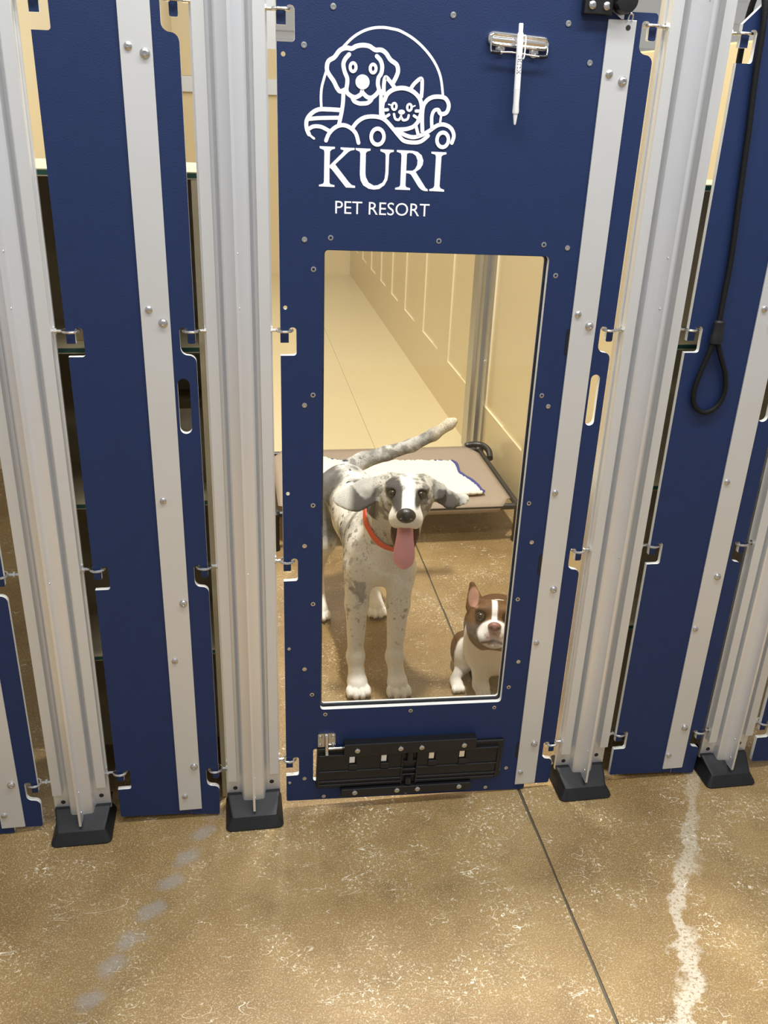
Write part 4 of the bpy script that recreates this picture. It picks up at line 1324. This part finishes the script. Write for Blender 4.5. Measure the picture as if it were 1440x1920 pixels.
def merle_dog():
    t = thing('large_puppy', 'tall white and grey merle puppy panting behind the window', 'dog', (0.35, 0.6, 0))
    F = Field((0.12, 0.22, -0.01), (0.72, 1.12, 0.70), 0.0032)
    # trunk
    F.ell((.357, .545, .372), (.074, .108, .106), .03)
    F.cone((.355, .58, .375), (.340, .74, .370), .084, .080, .03)
    F.cone((.345, .74, .378), (.322, .92, .362), .076, .074, .03)
    F.ell((.318, .945, .365), (.080, .085, .080), .03)
    F.cone((.358, .62, .42), (.325, .93, .405), .040, .036, .03)
    # neck
    F.cone((.362, .535, .43), (.394, .462, .530), .066, .051, .035)
    F.cone((.370, .500, .40), (.397, .452, .505), .050, .046, .03)
    # shoulders and forelegs
    for x0, x1, x2, x3, yy in ((.303, .298, .294, .296, 0.0), (.414, .408, .399, .404, -.012)):
        F.ell((x0, .515 + yy, .352), (.036, .058, .085), .025)
        F.cone((x0, .50 + yy, .330), (x1, .485 + yy, .235), .040, .030, .02)
        F.cone((x1, .485 + yy, .235), (x2, .458 + yy, .092), .0300, .0205, .015)
        F.ell((x2, .454 + yy, .090), (.0250, .0245, .027), .010)
        F.cone((x2, .454 + yy, .088), (x3, .436 + yy, .034), .0205, .0235, .012)
        paw(F, x3, .418 + yy, 1.05)
    # hind legs
    for sgn, hx, kx, ox, px in ((1, .365, .400, .396, .408), (-1, .270, .238, .232, .232)):
        F.cone((hx, .945, .335), (kx, .875, .225), .068, .045, .03)
        F.cone((kx, .875, .225), (ox, .935, .112), .040, .024, .018)
        F.ell((ox, .940, .108), (.022, .026, .024), .01)
        F.cone((ox, .935, .108), (px, .842, .034), .021, .022, .012)
        paw(F, px, .815, 0.98)
    # tail, lifted to the right
    T = [(.330, 1.005, .410, .030), (.385, 1.030, .428, .026), (.460, 1.025, .452, .0225), (.535, 1.010, .482, .0200), (.600, 1.0, .520, .0185), (.648, .995, .556, .0165), (.662, .992, .566, .010)]
    for a, b in zip(T, T[1:]):
        F.cone(a[:3], b[:3], a[3], b[3], .012)
    # head
    H = Head((.402, .400, .590), 11.0, 4.0, 0.0)
    R = H.R()
    F.ell(H(0, -.050, -.014), (.060, .062, .038), .015, R)
    F.ell(H(0, -.034, .000), (.045, .045, .029), .015, R)
    F.cone(H(0, -.075, -.035), (.389, .492, .495), .050, .053, .03)
    for s in (-1, 1):
        F.ell(H(s * .032, -.010, .011), (.021, .020, .011), .010, R)
        F.ell(H(s * .043, -.045, -.030), (.022, .048, .040), .018, R)
        F.ell(H(s * .022, .052, -.046), (.0200, .034, .023), .012, R)
    F.cone(H(0, -.005, -.012), H(0, .074, -.026), .037, .0285, .015)
    F.ell(H(0, .080, -.034), (.027, .018, .022), .012, R)
    # open lower jaw
    F.cone(H(0, -.040, -.066), H(0, .012, -.130), .044, .0275, .014)
    F.cone(H(0, -.045, -.050), H(0, -.005, -.10), .046, .036, .014)
    # mouth opening
    F.cone(H(0, -.006, -.082), H(0, .060, -.100), .0325, .036, .004, sub=True)
    F.ell(H(0, .045, -.104), (.0330, .050, .034), .004, R, sub=True)
    # eye sockets
    eyes = [H(-.0345, .008, .001), H(.0345, .008, .001)]
    for e in eyes:
        F.ell(e, (.0125, .0130, .0100), .003, R, sub=True)
    # flying ears: thin lobes
    ears = []
    for s in (-1, 1):
        base = H(s * .052, -.062, .004)
        if s < 0:
            pts = [base, Vector((.316, .462, .572)), Vector((.282, .455, .556)), Vector((.246, .452, .560))]
            ws = [.022, .029, .029, .020]
        else:
            pts = [base, Vector((.490, .452, .566)), Vector((.524, .446, .544)), Vector((.558, .446, .548))]
            ws = [.020, .025, .024, .016]
        nr = (H.f * 0.75 + H.u * 0.55)
        for i in range(3):
            F.cone(pts[i], pts[i + 1], ws[i], ws[i + 1], .006, flat=(nr, 0.20))
        F.cone(H(s * .038, -.066, .004), pts[1], .022, .012, .012)
    V, Q = F.mesh(2)
    # coat
    n1 = fbm(V, 26, 1)
    n2 = fbm(V, 58, 5)
    n3 = fbm(V, 120, 9)
    white = np.array(srgb(238, 235, 228)[:3])
    grey = srgb(150, 149, 144)
    dark = srgb(62, 61, 63)
    C = np.tile(white, (len(V), 1))
    x, y, z = V.T
    r, f, u = H.loc(V)
    head = (f > -.13) & (np.abs(r) < .085) & (u > -.16) & (u < .08)
    top = sstep(z, .30, .40) * sstep(y, .47, .56)
    C = mixc(C, grey, np.clip(top * sstep(n1, .34, .62) * 0.75, 0, 1))
    C = mixc(C, dark, np.clip((top * 0.95 + 0.30 * sstep(z, .12, .25) * sstep(.34 - x, -.02, .05)) * sstep(n2, .655, .70), 0, 1))
    C = mixc(C, dark, np.clip((0.55 * sstep(z, .08, .20)) * sstep(n1, .70, .735), 0, 1))
    # legs: small ticks
    C = mixc(C, grey, 0.7 * sstep(n3, .67, .71) * sstep(z, .09, .18) * (1 - head) * (1 - .75 * sstep(x, .31, .35) * sstep(z, .26, .30)))
    # dark hip patch on the far side
    hip = sstep(.300 - x + 0.05 * (n1 - .5), -.012, .020) * sstep(y, .80, .86) * sstep(z, .20, .26)
    C = mixc(C, srgb(84, 83, 84), np.clip(hip, 0, 1) * 0.9)
    # tail
    tl = sstep(x, .36, .42) * sstep(y, .955, .975)
    C = mixc(C, srgb(128, 126, 120), tl * (0.55 + 0.45 * sstep(n2, .4, .6)))
    C = mixc(C, srgb(206, 196, 172), tl * sstep(x, .575, .63))
    # head
    hm = head.astype(float)
    side = sstep(np.abs(r), .013, .026) * (1 - sstep(f, .025, .05))
    C = mixc(C, srgb(186, 182, 170), hm * side * 0.8)
    C = mixc(C, srgb(112, 110, 104), hm * side * sstep(n2, .50, .62) * 0.8)
    C = mixc(C, dark, hm * side * sstep(n3, .62, .68) * 0.65 * sstep(u, -.085, -.05))
    C = mixc(C, white * 1.06, hm * sstep(f, .022, .045) * sstep(u, -.075, -.06))
    pe = np.sqrt((r + .030) ** 2 + ((u - .006) * 0.95) ** 2 + (np.minimum(f + .02, 0) * .6) ** 2)
    C = mixc(C, srgb(70, 68, 68), hm * (1 - sstep(pe + .014 * (n2 - .5), .020, .027)) * (f > -.05) * (1 - sstep(r, -.013, -.008)))
    pe = np.sqrt((r - .0345) ** 2 + (u - .001) ** 2)
    C = mixc(C, srgb(66, 64, 62), hm * (1 - sstep(pe, .013, .019)) * (f > -.03))
    # ears
    for s in (-1, 1):
        em = sstep(s * r, .066, .080) * (z > .50) * (y < .52)
        C = mixc(C, srgb(176, 174, 168), em * 0.9)
        C = mixc(C, srgb(80, 78, 77), em * sstep(n1 + 0.5 * (0.58 - z) / .04, .50, .62))
        C = mixc(C, srgb(226, 224, 216), em * sstep(s * r, .125, .15) * 0.8)
    # throat shaded grey-brown hair, inside of the mouth
    jaw = hm * (f > -.035) * sstep(-u, .078, .095) * (np.abs(r) < .046)
    C = mixc(C, srgb(196, 188, 174), jaw * 0.85)
    crn = (1 - sstep(np.sqrt(((np.abs(r) - .033) / .012) ** 2 + ((u + .072) / .016) ** 2), .6, 1.0)) * hm * (f > -.045) * (f < .03)
    C = mixc(C, srgb(40, 34, 34), crn)
    mouth = hm * (f > -.04) * (np.abs(r) < .042) * (u < -.060) * (u > -.145)
    inner = (np.sqrt((r / .039) ** 2 + ((f - .042) / .072) ** 2 + ((u + .100) / .045) ** 2) < 1.05)
    C = mixc(C, srgb(92, 52, 52), mouth * inner.astype(float))
    tick = np.clip(0.75 * top + 0.25 * sstep(z, .12, .25) + 0.45 * hm * side + 0.6 * tl * (1 - sstep(x, .57, .62)), 0, .8) * (0.4 + 0.6 * sstep(n1, .35, .6))
    b = body_object('body', V, Q, np.clip(C, 0, 1), M_MERLE, t, tick)
    # features
    for e in eyes:
        uv_ball('eye', e, (.0108, .0108, .0096), M_EYE, t, R)
    ns = uv_ball('nose', H(0, .094, -.023), (.0235, .0165, .0185), M_NOSE, t, R)
    for s in (-1, 1):
        uv_ball('nostril', H(s * .0115, .1075, -.028), (.0052, .0035, .0038), M_DARK, ns, R, 10)
    for c_ in F.claws:
        uv_ball('claw', c_, (.0030, .0060, .0042), M_CLAW, t, None, 8)
    # tongue: lies in the jaw, hangs over the lip
    def tongue():
        path = [(-.005, -.078), (.028, -.082), (.050, -.094), (.058, -.116), (.060, -.140), (.057, -.164), (.052, -.177)]
        wid = [.018, .019, .0205, .024, .0265, .022, .010]
        verts, faces = [], []
        k = 11
        P2 = catmull([(a, b_, w) for (a, b_), w in zip(path, wid)], 4)
        for i, q in enumerate(P2):
            tq = (P2[min(i + 1, len(P2) - 1)] - P2[max(i - 1, 0)])
            nf, nu = -tq.y, tq.x
            ln = math.hypot(nf, nu) or 1
            nf, nu = nf / ln, nu / ln
            for j in range(k):
                a = -1 + 2 * j / (k - 1)
                dep = .0035 * (1 - abs(a)) - .004 * a * a
                verts.append(H(a * q.z, q.x - nf * dep * -1, q.y - nu * dep * -1))
        for i in range(len(P2) - 1):
            for j in range(k - 1):
                faces.append((i * k + j, i * k + j + 1, (i + 1) * k + j + 1, (i + 1) * k + j))
        o = mesh_obj('tongue', verts, faces, M_TONGUE, t, smooth=True, recalc=True)
        s_ = o.modifiers.new('thick', 'SOLIDIFY')
        s_.thickness = .006
        s_.offset = 0
        sb = o.modifiers.new('sub', 'SUBSURF')
        sb.levels = 1
        sb.render_levels = 1
    tongue()
    # collar around the neck, snug on the neck axis
    ax = (Vector((.392, .462, .530)) - Vector((.360, .535, .43))).normalized()
    c0 = Vector((.3765, .497, .470))
    e1 = ax.cross(Vector((0, 0, 1))).normalized()
    e2 = e1.cross(ax).normalized()
    vv, ff = [], []
    n = 48
    rads = []
    for i in range(n):
        a = 2 * pi * i / n
        d = e1 * math.cos(a) + e2 * math.sin(a)
        # snug: march out from the axis until outside the body
        rad = 0.05
        while rad < 0.13:
            p = c0 + d * rad
            g = ((np.array(p) - F.lo) / F.h).astype(int)
            if np.all(g >= 0) and np.all(g < F.n) and F.D[tuple(g)] > 0.001:
                break
            rad += 0.0015
        rads.append(min(rad, .105))
    for _ in range(3):
        rads = [max(rads[i], (rads[i - 1] + rads[i] + rads[(i + 1) % n]) / 3) for i in range(n)]
    for i in range(n):
        a = 2 * pi * i / n
        d = e1 * math.cos(a) + e2 * math.sin(a)
        for h_, q in ((-.010, .001), (-.0095, .004), (.0095, .004), (.010, .001)):
            vv.append(c0 + ax * h_ + d * (rads[i] + q))
    for i in range(n):
        for j in range(3):
            ff.append((i * 4 + j, ((i + 1) % n) * 4 + j, ((i + 1) % n) * 4 + j + 1, i * 4 + j + 1))
    co = mesh_obj('collar', vv, ff, M_ORANGE, t, smooth=True, recalc=True)
    co['label'] = 'orange collar'
    return t
merle_dog()

# ------------------------------------------------------------------ small brown and white dog
def boston():
    t = thing('small_dog', 'small brown and white bat-eared dog sitting by the window edge', 'dog', (0.68, 0.47, 0))
    F = Field((0.50, 0.22, -0.01), (0.86, 0.68, 0.44), 0.0026)
    H = Head((.636, .345, .262), 14.0, 24.0, 0.0)
    R = H.R()
    # trunk, sitting
    F.cone(H(.004, -.055, -.045), (.676, .440, .165), .056, .070, .03)
    F.ell((.670, .425, .128), (.082, .072, .100), .03)
    F.cone((.685, .45, .15), (.712, .545, .105), .074, .084, .03)
    F.ell((.714, .555, .095), (.088, .078, .085), .03)
    for s in (-1, 1):
        x0 = .672 + s * .042
        F.ell((x0, .425, .130), (.034, .045, .065), .02)
        F.cone((x0, .41, .12), (x0, .392, .035), .030, .0225, .015)
        F.ell((x0, .378, .018), (.024, .032, .0175), .01)
        for o in (-.013, 0, .013):
            F.ell((x0 + o, .355, .012), (.0075, .014, .011), .004)
        F.ell((.690 + s * .084, .490, .058), (.036, .062, .056), .02)
        fx = .690 + s * .122
        F.cone((.695 + s * .088, .48, .022), (fx, .425, .013), .020, .013, .012)
        F.ell((fx, .405, .014), (.018, .028, .0135), .01)
        for o in (-.012, 0, .012):
            F.ell((fx + o, .382, .011), (.0068, .013, .0105), .004)
    # head
    F.ell(H(0, -.050, -.004), (.058, .058, .040), .02, R)
    F.ell(H(0, -.018, .006), (.044, .030, .026), .015, R)
    for s in (-1, 1):
        F.ell(H(s * .042, -.040, -.034), (.027, .042, .036), .018, R)
        F.ell(H(s * .0215, .016, -.052), (.0235, .026, .0235), .010, R)
        F.ell(H(s * .031, -.004, .014), (.018, .014, .010), .01, R)
        # ear
        b0, b1 = H(s * .047, -.052, .016), H(s * .060, -.052, .070)
        F.cone(b0, b1, .0285, .0095, .010, flat=(H.f + H.r * s * 0.35, 0.42))
        F.ell(H(s * .054, -.031, .037), (.0155, .013, .024), .005, R, sub=True)
    F.ell(H(0, .016, -.030), (.034, .026, .023), .012, R)
    F.ell(H(0, .008, -.073), (.026, .024, .013), .008, R)
    F.cone(H(-.014, .043, -.056), H(.014, .043, -.056), .0032, .0032, .003, sub=True)
    eyes = [H(-.0355, .005, -.004), H(.0355, .005, -.004)]
    for e in eyes:
        F.ell(e, (.0138, .0134, .0124), .005, R, sub=True)
    V, Q = F.mesh(2)
    n1 = fbm(V, 40, 3)
    n3 = fbm(V, 160, 7)
    x, y, z = V.T
    r, f, u = H.loc(V)
    brown = srgb(104, 72, 41)
    white = np.array(srgb(240, 237, 230)[:3])
    C = np.tile(white, (len(V), 1))
    # saddle of brown on back and flanks
    back = sstep(y + 0.7 * np.maximum(0, np.abs(x - .680) - .090) + 0.02 * (n1 - .5), .474, .486)
    C = mixc(C, srgb(88, 58, 34), back * sstep(z, .026, .036))
    head = ((f > -.13) & (u > -.092 - 0.25 * np.maximum(0, -.02 - f)) & (np.abs(r) < .1) & (u < .14) & (f < .1))
    hm = head.astype(float) * sstep(f + 0.9 * u, -.155, -.145)
    C = mixc(C, brown, hm)
    C = mixc(C, srgb(76, 50, 28), hm * sstep(n1, .5, .65) * 0.6)
    # white muzzle and blaze
    mz = np.sqrt((r / .041) ** 2 + ((u + .045) / .036) ** 2)
    C = mixc(C, white, hm * (1 - sstep(mz + .1 * (n1 - .5), .95, 1.08)) * sstep(f, -.016, -.008))
    bz = (1 - sstep(np.abs(r), .0055, .0085)) * sstep(u, -.03, -.02) * (1 - sstep(u, .034, .040)) * sstep(f, -.05, -.04)
    C = mixc(C, white, hm * bz)
    # pinkish, ticked lips
    lip = np.sqrt((r / .026) ** 2 + ((u + .052) / .022) ** 2)
    C = mixc(C, srgb(190, 144, 130), hm * (1 - sstep(lip, .7, 1.1)) * sstep(f, .01, .02) * .8)
    C = mixc(C, srgb(112, 72, 62), hm * (1 - sstep(lip, .8, 1.3)) * sstep(n3, .55, .62) * sstep(f, .01, .02) * .7)
    C = mixc(C, srgb(84, 48, 44), hm * (1 - sstep(np.abs(u + .060 + .25 * np.abs(r)), .0022, .0045)) * (np.abs(r) < .032) * sstep(f, .015, .022))
    C = mixc(C, srgb(60, 40, 28), hm * (1 - sstep(np.sqrt((np.abs(r) - .0355) ** 2 + (u + .004) ** 2), .0125, .0165)) * (f > -.03))
    # inner ears
    for s in (-1, 1):
        ie = np.sqrt(((s * r - .054) / .0155) ** 2 + ((u - .038) / .030) ** 2)
        C = mixc(C, srgb(186, 140, 118), (1 - sstep(ie, .75, 1.05)) * (f > -.062) * (u > .014))
    body_object('body', V, Q, np.clip(C, 0, 1), M_BROWN, t)
    for e in eyes:
        uv_ball('eye', e, (.0132, .0134, .0124), M_EYE, t, R)
    ns = uv_ball('nose', H(0, .040, -.0235), (.0175, .0105, .0120), M_PINKNOSE, t, R)
    for s in (-1, 1):
        uv_ball('nostril', H(s * .0088, .0485, -.0245), (.0042, .0030, .0040), M_DARK, ns, R, 10)
    return t
boston()
